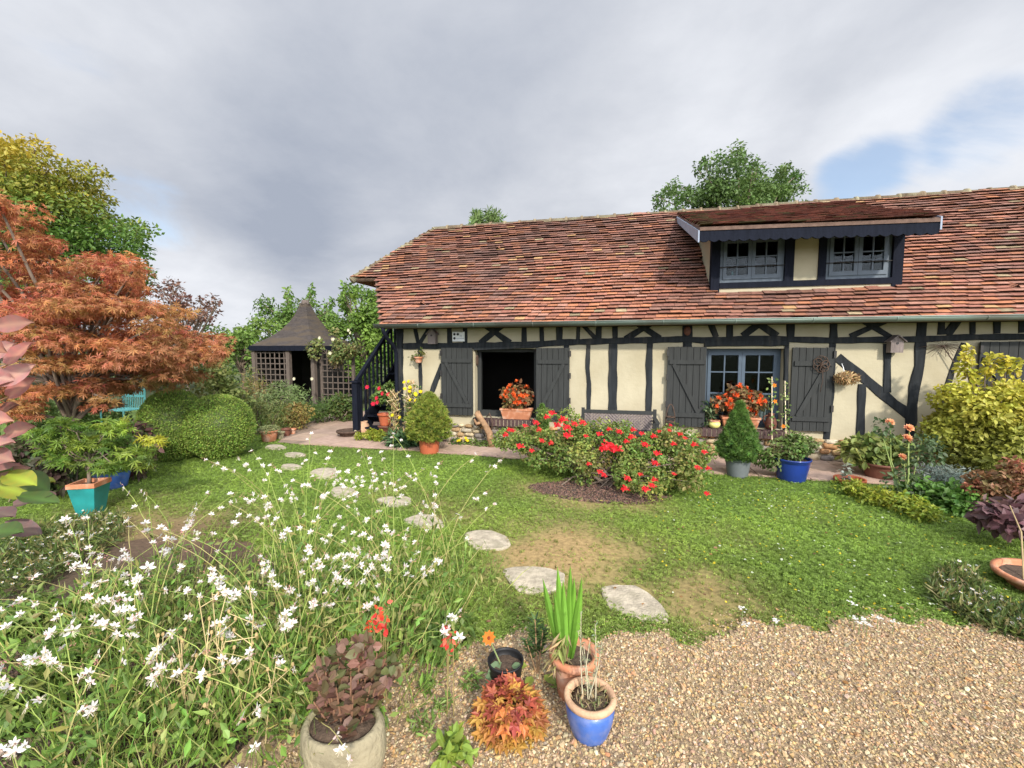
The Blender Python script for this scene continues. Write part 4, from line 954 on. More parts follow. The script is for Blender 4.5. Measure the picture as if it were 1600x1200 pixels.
# ---- potted conifers
def conifer(name, label, c, r, h, n, cols, seed, potargs, tip=.0, size=.055, potz=.0):
    rng = np.random.default_rng(seed); t = thing(name, label, 'potted conifer', c, None)
    if potargs: pot(t, c, **potargs)
    z0 = c[2] + (potargs['h'] - .04 if potargs else .05)
    u = rng.random(n) ** .8; a = rng.uniform(0, 6.283, n); prof = r * np.clip(np.interp(u, [0, .08, .22, .5, .75, .92, 1], [.72, .93, 1.0, .74 + tip, .43 + tip, .17 + tip * .9, .02]), .01, 2)
    lump = 1 + .10 * np.sin(a * 5 + u * 17) + .10 * np.sin(a * 9 - u * 29) + .08 * np.sin(a * 13 + u * 47); rr = prof * lump * (.80 + .24 * rng.random(n))
    P = np.stack([c[0] + rr * np.cos(a), c[1] + rr * np.sin(a), z0 + u * h], 1); out = np.stack([np.cos(a), np.sin(a), np.full(n, .55)], 1)
    col = pick(rng, cols, n, .2); k = lump > 1.06; col[k] *= 1.15
    mb = MB(); mb.lathe([(r * .5, 0), (r * .75, h * .2), (r * .5, h * .5), (r * .22, h * .8), (.01, h * .95)], (c[0], c[1], z0), 14, np.array(cols[0]) * .7); mb.add_many(*T_NEEDLE, P, nrm(out + rng.normal(0, .4, (n, 3))), rdirs(rng, n), size * (1 + rng.normal(0, .2, n)), col); mb.build('foliage', M['leaf'], t)
    mb = MB(); mb.tube([(c[0], c[1], z0 - .06), (c[0], c[1], z0 + .2)], .02, 8); mb.build('trunk', M['bark'], t)
    return t
YG = [(.20, .25, .035), (.26, .30, .05), (.13, .19, .03), (.30, .32, .06)]
MG = [(.10, .19, .035), (.14, .24, .05), (.07, .14, .03)]
c = G(671, 708); conifer('potted_conifer', 'fat yellow-green conifer in a terracotta-coloured pot left of the doorway', c, .335, .77, 6500, YG, 81, dict(r0=.15, r1=.175, h=.27, mat='plastic_terracotta', rim=.006, rimh=.02), .12)
c = G(1152, 744); conifer('potted_conifer', 'pointed green conifer in a grey pot below the window', c, .245, .77, 6000, MG, 82, dict(r0=.125, r1=.165, h=.27, mat='grey_pot', rim=.005, rimh=.015), -.10)
c = np.array([onY(847, 690, -.45)[0], -.45, .02]); conifer('young_conifer', 'small pointed conifer before the right-hand shutter of the doorway', c, .12, .68, 1500, MG, 83, dict(r0=.08, r1=.11, h=.16, mat='terracotta'), 0, .045)

# ---- other pots along the terrace
GRN = [(.09, .16, .03), (.13, .21, .045), (.06, .11, .025), (.17, .23, .06)]
c = G(1236, 750); c[2] = 0; t = thing('potted_geranium', 'deep blue glazed pot of bushy green plants below the shutter', 'potted plant', c); pot(t, c, .16, .215, .30, 'navy_glaze', rim=.006, rimh=.02)
rng = np.random.default_rng(91); mb = MB(); cl = rand_clumps(rng, (c[0] + .02, c[1], .42), (.30, .22, .17), 14, .08, .13) + rand_clumps(rng, (c[0] - .27, c[1] - .05, .27), (.15, .14, .17), 8, .06, .1)
clump_leaves(mb, rng, cl, 2300, T_OVATE, .05, GRN + [(.22, .26, .10), (.20, .13, .08)], up=.35); mb.build('foliage', M['leaf'], t)
c = G(1374, 748); t = thing('potted_hydrangea', 'broad yellowing hydrangea in a brown pot beside the rose', 'potted plant', c); pot(t, c, .15, .20, .22, 'brown_pot')
rng = np.random.default_rng(92); mb = MB(); clump_leaves(mb, rng, rand_clumps(rng, (c[0], c[1] + .05, .36), (.45, .32, .15), 16, .1, .16), 1000, T_OVATE, .105, [(.24, .27, .07), (.30, .30, .09), (.16, .22, .05), (.09, .14, .03)], up=.6, droop=.3); mb.build('foliage', M['leaf'], t)
c = G(1327, 757); t = thing('low_bowl', 'shallow terracotta bowl with a white flower at the lawn edge', 'planter bowl', c); pot(t, c, .12, .16, .085, 'plastic_terracotta'); rng = np.random.default_rng(93); mb = MB(); clump_leaves(mb, rng, [(c[0] - .05, c[1], .16, .06, .05, .10)], 40, T_OVATE, .06, [(.45, .5, .42), (.2, .25, .12)]); mb.build('foliage', M['leaf'], t)
# terracotta pot with sedum, far left by the path, and its little companions
c = G(421, 690); t = thing('potted_sedum', 'terracotta pot domed with pale sedum beside the box balls', 'potted plant', c); pot(t, c, .11, .155, .22, 'terracotta', rim=.014); rng = np.random.default_rng(94); mb = MB(); clump_leaves(mb, rng, [(c[0], c[1], .23, .19, .19, .07)], 1100, T_DIAMOND, .035, [(.22, .26, .11), (.28, .30, .15)], up=.7); mb.build('foliage', M['leaf'], t)
for px, py, r, lb, mt in [(438, 686, .075, 'small grey stone pot next to the sedum pot', 'trough'), (447, 682, .085, 'squat brown stone pot between two smaller pots', 'brown_pot'), (457, 679, .065, 'tiny terracotta pot at the end of the path row', 'terracotta')]:
    c = G(px, py); t = thing('small_pot', lb, 'pot', c, 'small pots beside the path'); pot(t, c, r * .8, r, r * 1.9, mt)
c = G(545, 683); t = thing('stone_bowl', 'dark shallow bowl at the foot of the outside stair', 'bowl', c); pot(t, c, .12, .22, .14, 'rust', rim=.01)
c = G(562, 681); c[1] += .12; mb = MB(); mb.lathe([(.09, 0), (.13, .05), (.145, .14), (.11, .22), (.085, .25), (.10, .28), (.08, .28)], c, 24); mb.tube([c + (-.08, 0, .25), c + (-.17, 0, .24), c + (-.18, 0, .16), c + (-.13, 0, .10)], .014, 8); mb.build('clay_jug', M['rim_clay'], None, True, 'round brown clay jug with one handle by the stair', 'jug')
c = G(555.5, 684); mb = MB(); sv, sf = sphere_grid(10, 8); mb.add(sv * (.045, .04, .08) + c + (0, 0, .075), sf, (1.5, 1.5, 1.4)); mb.build('white_stone', M['trough'], None, True, 'small upright white stone next to the dark bowl', 'stone')
# red-flowered plant on a dark stand
c = G(599, 687); c[1] += .1; t = thing('plant_stand', 'dark turned pot stand carrying the red-flowered plant', 'plant stand', c); mb = MB(); mb.lathe([(.13, 0), (.14, .03), (.10, .07), (.09, .16), (.13, .22), (.15, .24), (.15, .26)], c, 24); mb.build('pedestal', M['brown_pot'], t, True)
c2 = c + (0, 0, .262); t = thing('potted_dipladenia', 'red-flowered plant in an orange pot standing on a dark stand', 'potted plant', c2); pot(t, c2, .10, .14, .23, 'plastic_terracotta'); rng = np.random.default_rng(96); cl = rand_clumps(rng, c2 + (0, 0, .58), (.26, .2, .34), 14, .07, .12)
mb = MB(); clump_leaves(mb, rng, cl, 900, T_OVATE, .06, GRN, up=.3); mb.build('foliage', M['leaf'], t)
mb = MB(); mb.add_many(*T_OVATE, np.zeros((6, 3)), np.array([(math.cos(a), .35, math.sin(a)) for a in np.arange(6) * 1.05]), np.tile([0, 1, .1], (6, 1)), 1.0, (.66, .02, .06)); rm = mb.mesh('flower', M['petal'])
for px, py in [(574, 605), (589, 622), (598, 615), (590, 629), (583, 631), (607, 616), (593, 607)]: place(rm, 'flower', t, onY(px, py, c2[1] - .22), (rng.normal(0, .4), -1, .3), s=.05)
# small house-shaped ornament and round pale urn
p = onY(611, 660, c[1] + .06); mb = MB(); mb.prism([(p[0] - .05, p[1], p[2] - .07), (p[0] + .05, p[1], p[2] - .07), (p[0] + .055, p[1], p[2] + .06), (p[0], p[1], p[2] + .13), (p[0] - .055, p[1], p[2] + .06)], (0, .04, 0)); mb.box((p[0] - .012, p[1] + .01, .02), (p[0] + .012, p[1] + .03, p[2] - .07)); mb.build('tag_ornament', M['pale'], None, False, 'pale house-shaped tag on a stake beside the orange pot', 'ornament')
p = onY(612, 660, c[1] + .28); mb = MB(); mb.lathe([(.08, -p[2] + .03), (.07, -.1), (.12, 0), (.15, .07), (.12, .14), (.09, .16)], p, 20); mb.build('stone_urn', M['trough'], None, True, 'pale round stone urn behind the orange pot', 'urn')
# flowering bed at the corner: golden clump, green clump, canes with withered vine
rng = np.random.default_rng(97)
def low(name, label, px, py, r, h, n, tmpl, size, cols, seed, **kw):
    c = G(px, py); return shrub(name, label, (c[0], c[1], h * .45), (r[0], r[1], h * .5), 12, (h * .22, h * .36), n, tmpl, size, cols, seed, cat=kw.pop('cat', 'plant'), stems=0, **kw)
low('golden_marjoram', 'low golden-green herb clump beside the clay jug', 583, 690, (.33, .2), .26, 1500, T_OVATE, .045, [(.26, .30, .03), (.17, .25, .03), (.34, .36, .05)], 98)
low('leafy_primrose', 'dark green leafy clump at the foot of the withered canes', 628, 697, (.38, .22), .26, 700, T_NARROW, .19, [(.06, .13, .05), (.10, .18, .07), (.05, .09, .03)], 99, up=.5)
for px, top, lb in [(617, 618, 'left bundle of withered pea stems tied to a cane'), (641, 603, 'right bundle of withered pea stems on a cane beside the conifer')]:
    c = np.array([onY(px, 690, -.35)[0], -.35, .02]); zt = onY(px, top, -.35)[2]; t = thing('withered_vine', lb, 'withered plant', c, 'withered stems on canes'); mb = MB(); mb.tube([c, c + (.0, .03, zt)], .009, 6, (.35, .25, .14)); mb.build('cane', M['straw'], t)
    mb = MB(); n = 420; z = rng.random(n) ** .8 * zt; P = np.stack([c[0] + rng.normal(0, .045, n), c[1] + rng.normal(0, .04, n), z + .05], 1); mb.add_many(*T_NARROW, P, rdirs(rng, n) + (0, 0, .8), rdirs(rng, n), rng.uniform(.05, .12, n), pick(rng, [(.45, .33, .17), (.36, .24, .11), (.50, .42, .24), (.18, .2, .06)], n)); mb.build('stem', M['straw'], t)
c = np.array([onY(648, 690, -.3)[0], -.3, .02]); t, rr_, cl = shrub('yellow_daisy_bush', 'thin bush with bright yellow flowers against the cream wall', (c[0] - .02, c[1], .62), (.2, .12, .5), 14, (.07, .11), 600, T_DIAMOND, .05, GRN, 101, stems=8)
mb = MB(); mb.add_many(*T_DIAMOND, np.zeros((8, 3)), np.array([(math.cos(a), .25, math.sin(a)) for a in np.arange(8) * .785]), np.tile([0, 1, .1], (8, 1)), 1.0, (.78, .62, .02)); ym = mb.mesh('flower', M['petal'])
for i in range(16): place(ym, 'flower', t, np.array([c[0] + rng.normal(0, .12), c[1] - .1 + rng.normal(0, .05), rng.uniform(.82, 1.16) if i < 12 else rng.uniform(.2, .8)]), (rng.normal(0, .4), -1, .7), s=.04)
t = thing('pansy_row', 'row of low yellow pansies along the foot of the stone footing', 'flower row', (-2.2, -.22, .03)); mb = MB(); clump_leaves(mb, rng, [(x, -.2 + rng.normal(0, .03), .06, .13, .09, .06) for x in np.arange(-2.75, -1.2, .16)], 1300, T_DIAMOND, .045, GRN, up=.5); mb.build('foliage', M['leaf'], t)
for i in range(18): place(ym, 'flower', t, np.array([rng.uniform(-2.75, -1.35), -.24 + rng.normal(0, .05), .115 + rng.normal(0, .015)]), (rng.normal(0, .3), -.8, .8), s=.035)
# carved driftwood log by the doorway
p0 = onY(745, 645, -.22); p1 = onY(762, 672, -.26); t = thing('driftwood', 'weathered driftwood log leaning before the doorway sill', 'log', (p1[0], p1[1], .03)); mb = MB(); mb.tube([p0 + (-.02, 0, .01), p0, p0 * .75 + p1 * .25, p0 * .4 + p1 * .6 + (.01, 0, 0), p1 + (.03, 0, -.05), p1 + (.07, 0, -.3)], [.03, .062, .055, .05, .06, .055], 12); mb.tube([p0 * .5 + p1 * .5, p0 * .5 + p1 * .5 + (-.1, 0, -.05), p0 * .5 + p1 * .5 + (-.16, .03, .03)], [.035, .03, .018], 8); mb.build('log', M['wood'], t, True)
mb = MB(); mb.tube([p0 * .6 + p1 * .4 + (.1, 0, .05), p0 * .6 + p1 * .4 + (.15, 0, .12), p0 * .5 + p1 * .5 + (.19, 0, .0), p0 * .5 + p1 * .5 + (.17, 0, -.14)], .014, 6); mb.build('branch', M['rust'], t, True)

# ---- rose bush in the lawn
rng = np.random.default_rng(110); rc = np.array([ROSE_C[0], ROSE_C[1], 0]); t = thing('rose_bush', 'wide low rose bush covered in red flowers in the lawn', 'rose bush', rc)
rY = lambda py: -2.52 + (770 - py) / 110 * .95
cl = []
for px, py, rx, ry, m in [(862, 668, 55, 22, 12), (822, 688, 34, 22, 10), (945, 692, 70, 30, 18), (1025, 702, 70, 30, 18), (955, 730, 85, 24, 18), (1078, 722, 34, 26, 9), (1015, 757, 45, 12, 8), (870, 712, 55, 18, 11), (1045, 684, 45, 16, 8), (900, 690, 60, 25, 12), (1050, 745, 40, 14, 6)]:
    for k in range(m):
        a = rng.uniform(0, 6.28); q = math.sqrt(rng.random()); y_ = py + ry * q * math.sin(a); p = onY(px + rx * q * math.cos(a), y_, rY(y_) + rng.uniform(0, .55)); s = rng.uniform(.11, .19); cl.append((p[0], p[1], max(p[2], s * .8), s, s, s * .8))
mb = MB()
for i in range(0, len(cl), 2):
    e = np.array(cl[i][:3]); b = rc + np.array([rng.normal(0, .2), .05 + rng.normal(0, .1), 0]); mb.tube([b, (b + e) / 2 + (0, 0, .08), e], [.012, .008, .004], 5, (.5, .5, .25), False)
mb.build('stem', M['bark'], t)
mb = MB(); clump_leaves(mb, rng, cl, 21000, T_OVATE, .042, [(.15, .24, .045), (.21, .29, .06), (.10, .17, .035), (.30, .33, .08), (.22, .16, .055), (.13, .21, .04)], up=.35); mb.build('foliage', M['leaf'], t)
fm = []
for k in range(3):
    mb = MB(); n = 60; P = rng.normal(0, .45, (n, 3)).clip(-.8, .8) * (1, .35, .55); mb.add_many(*T_OVATE, P, rdirs(rng, n) + (0, .3, 0), rdirs(rng, n) * .6 + (0, 1, 0), rng.uniform(.35, .55, n), pick(rng, [(.78, .03, .045), (.68, .02, .03), (.82, .07, .08)], n, .08)); fm.append(mb.mesh('flower_cluster', M['petal']))
RF = [(953, 697, 2.0), (945, 701, 1.5), (962, 701, 1.5), (887, 668, 1.5), (880, 656, 1.4), (862, 645, 1.1), (838, 660, 1.1), (791, 680, 1.0), (812, 697, 1.1), (847, 688, .9), (862, 693, .9), (886, 680, 1.3), (911, 660, 1.2), (796, 672, .8), (830, 704, .8), (800, 672, .9), (855, 652, 1.0), (870, 664, 1.2), (898, 662, 1.1), (843, 672, 1.0),
      (936, 678, .9), (968, 674, 1.0), (987, 683, 1.1), (1002, 677, .8), (1008, 694, 1.1), (1022, 682, .9), (1026, 708, 1.0), (1024, 723, 1.0), (1053, 694, .8), (1062, 678, .7), (1070, 684, .7), (1085, 695, .9), (1100, 706, .8), (1090, 730, 1.0), (1107, 732, .7), (1104, 771, .7), (981, 747, 1.0), (977, 764, 1.0), (1008, 764, 1.0), (1019, 758, .9), (1023, 750, .8),
      (937, 737, .8), (944, 742, .8), (920, 725, .7), (1000, 741, .6), (1053, 740, .6), (990, 672, .9), (1030, 674, .6), (1046, 672, .6), (952, 671, .8), (915, 681, .7), (1048, 664, .5), (979, 690, .8), (820, 665, .8)]
for i, (px, py, s) in enumerate(RF):
    Yf = rY(py) - .17
    p = onY(px, py, Yf); p[2] = max(p[2], .05); place(fm[i % 3], 'flower_cluster', t, p, (rng.normal(0, .3), -.8, .7), s=.050 * s)
p = onY(847, 660, -1.75)

# ---- right-hand bed
EU = [(.50, .46, .06), (.40, .40, .05), (.58, .51, .07), (.14, .18, .025), (.07, .10, .02)]
c = np.array([4.66, -.72, 0]); t = thing('golden_euonymus', 'big golden-leaved shrub in front of the wall at the right', 'shrub', c); rng = np.random.default_rng(120)
cl = rand_clumps(rng, (c[0], c[1], .70), (.74, .5, .66), 60, .15, .24, .8) + rand_clumps(rng, (c[0] + .75, c[1] - .25, .78), (.55, .45, .70), 26, .13, .22, .75) + rand_clumps(rng, (c[0] + .1, c[1] - .15, .38), (.75, .45, .32), 24, .14, .22, .75)
for px, py in [(1513, 547), (1517, 580), (1548, 560), (1570, 560), (1585, 566), (1505, 565), (1470, 610), (1540, 575)]:
    p = onY(px, py, c[1] + .05)
    for k in range(3): cl.append((*(p + (0, 0, -.06 * k)), .05, .05, .07))
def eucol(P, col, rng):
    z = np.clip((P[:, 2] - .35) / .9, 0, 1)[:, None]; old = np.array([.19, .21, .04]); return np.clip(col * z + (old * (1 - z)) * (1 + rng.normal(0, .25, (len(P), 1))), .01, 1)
mb = MB()
for i in range(0, len(cl), 3):
    e = np.array(cl[i][:3]); b = c + np.array([rng.normal(.15, .2), rng.normal(0, .1), 0]); mb.tube([b, (b + e) / 2, e], [.02, .012, .005], 6, (1, 1, 1), False)
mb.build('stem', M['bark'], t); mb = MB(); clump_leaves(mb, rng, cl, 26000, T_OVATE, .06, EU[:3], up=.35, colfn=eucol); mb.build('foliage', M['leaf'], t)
c = G(1417, 790); t = thing('salmon_rose', 'tall thin rose with salmon flowers in front of the wall', 'rose', c); rng = np.random.default_rng(121); heads = [(1391, 659, 1.15), (1421, 668, 1.2), (1419, 684, 1.3), (1411, 713, 1.0)]; mb = MB()
for px, py, s in heads + [(1375, 668, 0), (1440, 690, 0)]:
    p = onY(px, py, c[1] + .05); mb.tube([c + rng.normal(0, .02, 3) * (1, 1, 0), c * .5 + p * .5 + rng.normal(0, .04, 3), p], [.009, .007, .004], 5, (.25, .32, .1), False)
mb.build('stem', M['stem'], t); mb = MB(); clump_leaves(mb, rng, [(*onY(px, py, c[1] + .05), r, r, r) for px, py, r in [(1378, 668, .1), (1390, 680, .08), (1440, 700, .16), (1455, 705, .14), (1420, 735, .14), (1405, 755, .16), (1425, 770, .16), (1400, 775, .12)]], 700, T_OVATE, .05, [(.06, .11, .04), (.10, .15, .06), (.05, .08, .03)], up=.4); mb.build('foliage', M['leaf'], t)
mb = MB()
for i in range(26):
    a = i * 2.4; r_ = .25 + .75 * (i / 26); mb.add_many(*T_FAT if False else T_OVATE, np.array([[0, -.3, 0]]), np.array([[math.cos(a) * r_, .9 - .8 * r_, math.sin(a) * r_]]), np.array([[-math.cos(a), .3, -math.sin(a)]]), np.array([[.9, .85, .9]]), np.array([(.80, .34 + .15 * rng.random(), .22)]))
sm = mb.mesh('flower', M['petal'])
for px, py, s in heads: place(sm, 'flower', t, onY(px, py, c[1] + .03), (rng.normal(0, .3), -.6, .8), s=.055 * s)
def mat_plant(name, label, pxs, r, h, n, tmpl, size, cols, seed, kind=None, **kw):
    rng = np.random.default_rng(seed); P = [G(*q) for q in pxs]; t = thing(name, label, kw.pop('cat', 'plant'), P[len(P) // 2]); cl = []
    for p in P:
        for k in range(5): cl.append((p[0] + rng.normal(0, r * .5), p[1] + rng.normal(0, r * .4), h * rng.uniform(.25, .65), r * .5, r * .5, h * .4))
    mb = MB(); clump_leaves(mb, rng, cl, n, tmpl, size, cols, **kw); mb.build('foliage', M['leaf'], t); return t
mat_plant('golden_groundcover', 'low bright yellow-green edging plant along the lawn at the right', [(1335, 775), (1355, 782), (1378, 790), (1400, 797), (1422, 803), (1445, 812)], .19, .20, 3200, T_DIAMOND, .042, [(.30, .33, .03), (.20, .28, .03), (.38, .38, .05), (.13, .2, .03)], 130, up=.5)
mat_plant('green_strawberry', 'bright green leafy mound between golden edging and purple bush', [(1452, 795), (1475, 800), (1495, 806), (1465, 785), (1490, 792)], .22, .30, 1700, T_OVATE, .06, [(.10, .22, .03), (.14, .27, .05), (.07, .15, .03)], 131, up=.6)
mat_plant('silver_artemisia', 'fine silvery grey plant below the golden shrub', [(1455, 770), (1478, 772), (1500, 775)], .22, .36, 1500, T_NARROW, .07, [(.26, .31, .27), (.20, .26, .22), (.34, .38, .34)], 132, up=.2)
c = onD(1566, 752, 4.5); shrub('red_spirea', 'reddish-leaved bush below the golden shrub at the right edge', (c[0], c[1], c[2] * .9), (.36, .3, .27), 22, (.08, .13), 2200, T_OVATE, .05, [(.34, .12, .07), (.42, .18, .11), (.25, .10, .06), (.2, .16, .06)], 133)
c = onD(1582, 808, 3.75); shrub('purple_smoke_bush', 'dark purple round-leaved bush at the right edge', (c[0], c[1], c[2]), (.30, .28, .13), 16, (.07, .11), 480, T_OVATE, .10, [(.16, .075, .085), (.22, .11, .115), (.10, .05, .05), (.26, .16, .16)], 134, up=.6, droop=.3, stems=0)
c = G(1640, 925); t = thing('terracotta_dish', 'wide terracotta dish holding a thin sapling at the right edge', 'planter dish', c); pot(t, c, .20, .27, .11, 'terracotta', rim=.02)
mb = MB(); q = onD(1578, 790, 3.6); mb.tube([c + (-.15, 0, .06), c * .5 + q * .5 + (-.05, 0, .1), q], [.006, .005, .004], 6, (.34, .25, .13)); mb.build('stem', M['stem'], t)
# ================================================================ TREES AND THE LEFT-HAND GARDEN
def layers(rows, depth, dz, rng, flat=None, sub=5):
    """(px,py,rx,ry[,depth]) in photo pixels -> clumps broken into smaller ones"""
    out = []
    for r_ in rows:
        px, py, rx, ry = r_[:4]; d0 = r_[4] if len(r_) > 4 else depth
        for k in range(sub):
            a = rng.uniform(0, 6.28); q = math.sqrt(rng.random()) * .75; d = d0 + rng.uniform(-dz, dz)
            p = onD(px + rx * q * math.cos(a), py + ry * q * math.sin(a) * .9, d); s = d / F_PX
            out.append((*p, rx * s * rng.uniform(.35, .55), rx * s * rng.uniform(.35, .55), max(ry * s * rng.uniform(.4, .6), .05)))
    return out
def groundxy(px, depth): p = onD(px, 560, depth); return np.array([p[0], p[1], 0.0])

rng = np.random.default_rng(200)
ML = [(15, 330, 55, 38), (-40, 360, 80, 60), (40, 385, 50, 25), (120, 420, 100, 28), (195, 425, 45, 32), (60, 455, 90, 24), (150, 475, 95, 25), (230, 500, 80, 25), (300, 540, 70, 22), (130, 520, 110, 25), (230, 555, 95, 26), (330, 555, 35, 16),
      (40, 535, 60, 18), (110, 575, 90, 20), (250, 590, 65, 20), (80, 610, 80, 16), (150, 628, 38, 13), (30, 640, 60, 20), (190, 595, 60, 22), (110, 495, 120, 26), (210, 535, 110, 24), (170, 455, 60, 20), (280, 565, 60, 20), (-60, 470, 90, 60), (-60, 580, 80, 50)]
cl = layers(ML, 6.1, .75, rng, sub=6)
def maplecol(P, col, rng):
    px, py = project(P); w = np.clip((py - 500) / 120, 0, 1) * np.clip((px - 90) / 160, 0, 1)
    w = w * .75 * (rng.random(len(P)) < .8); ol = np.array([.22, .16, .05]) * (1 + rng.normal(0, .2, (len(P), 1)))
    return np.clip(col * (1 - w[:, None]) + ol * w[:, None], .01, 1)
b = groundxy(95, 6.2)
tree('japanese_maple', 'copper-red Japanese maple with layered feathery leaves at the left', b, b + (.1, .1, 1.5), cl, 23000, T_MAPLE7, .066, [(.48, .155, .075), (.54, .22, .085), (.44, .115, .075), (.36, .17, .065), (.50, .155, .10), (.42, .25, .08)], .07, 201, up=.62, droop=.5, colfn=maplecol, shell=.35, maxn=60)
cl = layers([(10, 235, 65, 32), (85, 275, 70, 30), (40, 310, 100, 40), (130, 325, 55, 32), (60, 370, 120, 45), (150, 385, 75, 28), (200, 360, 40, 20), (215, 385, 30, 18), (190, 420, 60, 28), (-60, 280, 90, 70), (-60, 400, 90, 90), (120, 450, 110, 50), (215, 440, 30, 25), (60, 320, 110, 50), (20, 270, 80, 50), (150, 355, 70, 30)], 12.5, 1.6, rng, sub=10)
def gold(P, col, rng):
    f = np.clip((P[:, 2] - 5.0) / 2.4 + .35 * fbm(P[:, 0] * 1.0, P[:, 2] * 2, 9, 3, 2) + rng.normal(0, .1, len(P)), 0, 1)[:, None]
    g = np.array([.095, .18, .03]) * (1 + rng.normal(0, .2, (len(P), 1))); return np.clip(g * (1 - f) + np.array([.46, .345, .04]) * (1 + rng.normal(0, .15, (len(P), 1))) * f, .01, 1)
b = groundxy(10, 12.8)
tree('golden_tree', 'tall tree turning from green to yellow behind the copper maple', b, b + (.2, 0, 4.8), cl, 42000, T_DIAMOND, .115, [(.2, .3, .04)], .16, 202, up=.55, colfn=gold, shell=.4)
cl = layers([(300, 470, 38, 20), (262, 452, 28, 22), (318, 503, 30, 22), (335, 482, 12, 14), (275, 500, 40, 25)], 10.5, .9, rng, sub=5)
b = groundxy(285, 10.5)
tree('purple_plum', 'thin purple-leaved small tree between the maple and the summerhouse', b, b + (0, 0, 2.2), cl, 1300, T_DIAMOND, .095, [(.17, .085, .07), (.22, .12, .08), (.12, .07, .05)], .05, 203, shell=.3)
BG = [(.11, .20, .035), (.16, .26, .05), (.08, .15, .03), (.20, .29, .06)]
for i, (rows, bx, dep, n, sz, cols, lb) in enumerate([
    ([(375, 525, 32, 26), (355, 545, 26, 26), (400, 555, 30, 26)], 378, 15.0, 2600, .14, [(.20, .30, .07), (.15, .25, .05)], 'pale green tree left of the pointed summerhouse roof'),
    ([(420, 495, 34, 28), (452, 490, 24, 30), (487, 495, 22, 34), (512, 500, 24, 34), (450, 530, 60, 35), (500, 535, 50, 35), (450, 465, 7, 18), (487, 466, 6, 20), (516, 478, 6, 18)], 465, 16.0, 8500, .13, BG, 'bushy green trees with upright shoots right behind the summerhouse roof'),
    ([(560, 500, 40, 34), (545, 460, 14, 28), (536, 478, 12, 20), (580, 530, 40, 50), (530, 545, 45, 45), (575, 470, 26, 26), (595, 500, 30, 40), (560, 570, 45, 40), (610, 560, 30, 50)], 570, 14.2, 13000, .12, [(.12, .22, .035), (.19, .31, .05), (.09, .16, .03), (.16, .28, .04)], 'dense bright green tree between the summerhouse and the outside stair')]):
    cl = layers(rows, dep, 1.0, rng, sub=6); b = groundxy(bx, dep)
    tree('garden_tree', lb, b, b + (0, 0, 2.0), cl, n, T_DIAMOND, sz, cols, .08, 210 + i, group='green trees behind the summerhouse', up=.3, shell=.3)
cl = layers([(1150, 290, 60, 45), (1100, 305, 50, 35), (1035, 310, 16, 20), (1140, 245, 26, 28), (1205, 285, 45, 28), (1235, 270, 26, 14), (1225, 305, 40, 25), (1070, 330, 70, 30), (1180, 340, 90, 30), (1100, 260, 16, 18), (1185, 258, 14, 14), (1060, 300, 22, 20), (1150, 275, 55, 40), (1120, 310, 70, 25), (1190, 312, 60, 22)], 19.0, 1.6, rng, sub=5)
b = groundxy(1150, 19.0)
tree('birch_tree', 'large loose green tree rising behind the roof ridge', b, b + (0, 0, 7.4), cl, 17000, T_DIAMOND, .15, [(.09, .16, .04), (.13, .21, .05), (.07, .12, .03)], .16, 221, up=.25, shell=.2, maxn=22)
cl = layers([(743, 342, 13, 14), (771, 339, 14, 15), (757, 350, 24, 12), (757, 395, 40, 40)], 19.0, .6, rng, sub=5); b = groundxy(757, 19.0)
tree('small_treetop', 'small tree whose top just shows above the ridge near the hip', b, b + (0, 0, 6.2), cl, 3000, T_NARROW, .26, [(.13, .2, .06), (.18, .26, .08)], .1, 222, up=.2, shell=.2)
# hedge closing the garden
rng = np.random.default_rng(230); t = thing('boundary_hedge', 'tall mixed dark green hedge closing the back of the garden', 'hedge', (-15, 14, 0)); mb = MB(); hl = []
for px in np.arange(-260, 640, 17):
    d = 21 + 2 * math.sin(px * .02); top = 1.7 + (548 - (520 + 10 * math.sin(px * .05) + rng.uniform(-9, 9))) / 680 * d
    p = onD(px, 560, d)
    for z in np.arange(.4, top, .55): hl.append((p[0] + rng.normal(0, .2), p[1] + rng.normal(0, .4), z, .7, .7, .5))
clump_leaves(mb, rng, hl, 15000, T_DIAMOND, .2, [(.07, .12, .03), (.10, .17, .04), (.05, .09, .025), (.14, .2, .05)], up=.3); mb.build('foliage', M['leaf'], t)

# ---- box balls
def boxball(label, px, py, rpx, rypx, gpy, seed):
    rng = np.random.default_rng(seed); c = G(px, gpy); s = mpp(c + (0, 0, .4)); r, rz = rpx * s, rypx * s; ctr = np.array([c[0], c[1] + r * .55, rz * .98])
    t = thing('box_ball', label, 'topiary', (ctr[0], ctr[1], 0), 'clipped box balls'); sv, sf = sphere_grid(28, 18); mb = MB(); mb.add(sv * (r * .95, r * .95, rz * .95) + ctr, sf, (.10, .14, .03))
    n = 20000; d = rdirs(rng, n); rr = 1 + .02 * fbm(d[:, 0] * 3 + px, d[:, 2] * 3 + d[:, 1], 3, 3, 2) + rng.normal(0, .018, n); P = ctr + d * rr[:, None] * (r, r, rz); k = P[:, 2] > .01; P, d = P[k], d[k]; n = len(P)
    mb.add_many(*T_DIAMOND, P, nrm(d + rng.normal(0, .6, (n, 3))), nrm(d + rng.normal(0, .38, (n, 3))), .024 * (1 + rng.normal(0, .25, n)), pick(rng, [(.21, .33, .05), (.26, .38, .065), (.32, .41, .08), (.15, .27, .045), (.28, .33, .08)], n)); mb.build('foliage', M['leaf'], t)
boxball('left-hand clipped box ball, overlapped by its wider neighbour', 250, 668, 46, 57, 724, 240)
boxball('wide clipped box ball nearest the sedum pot', 322, 673, 49, 51, 721, 241)

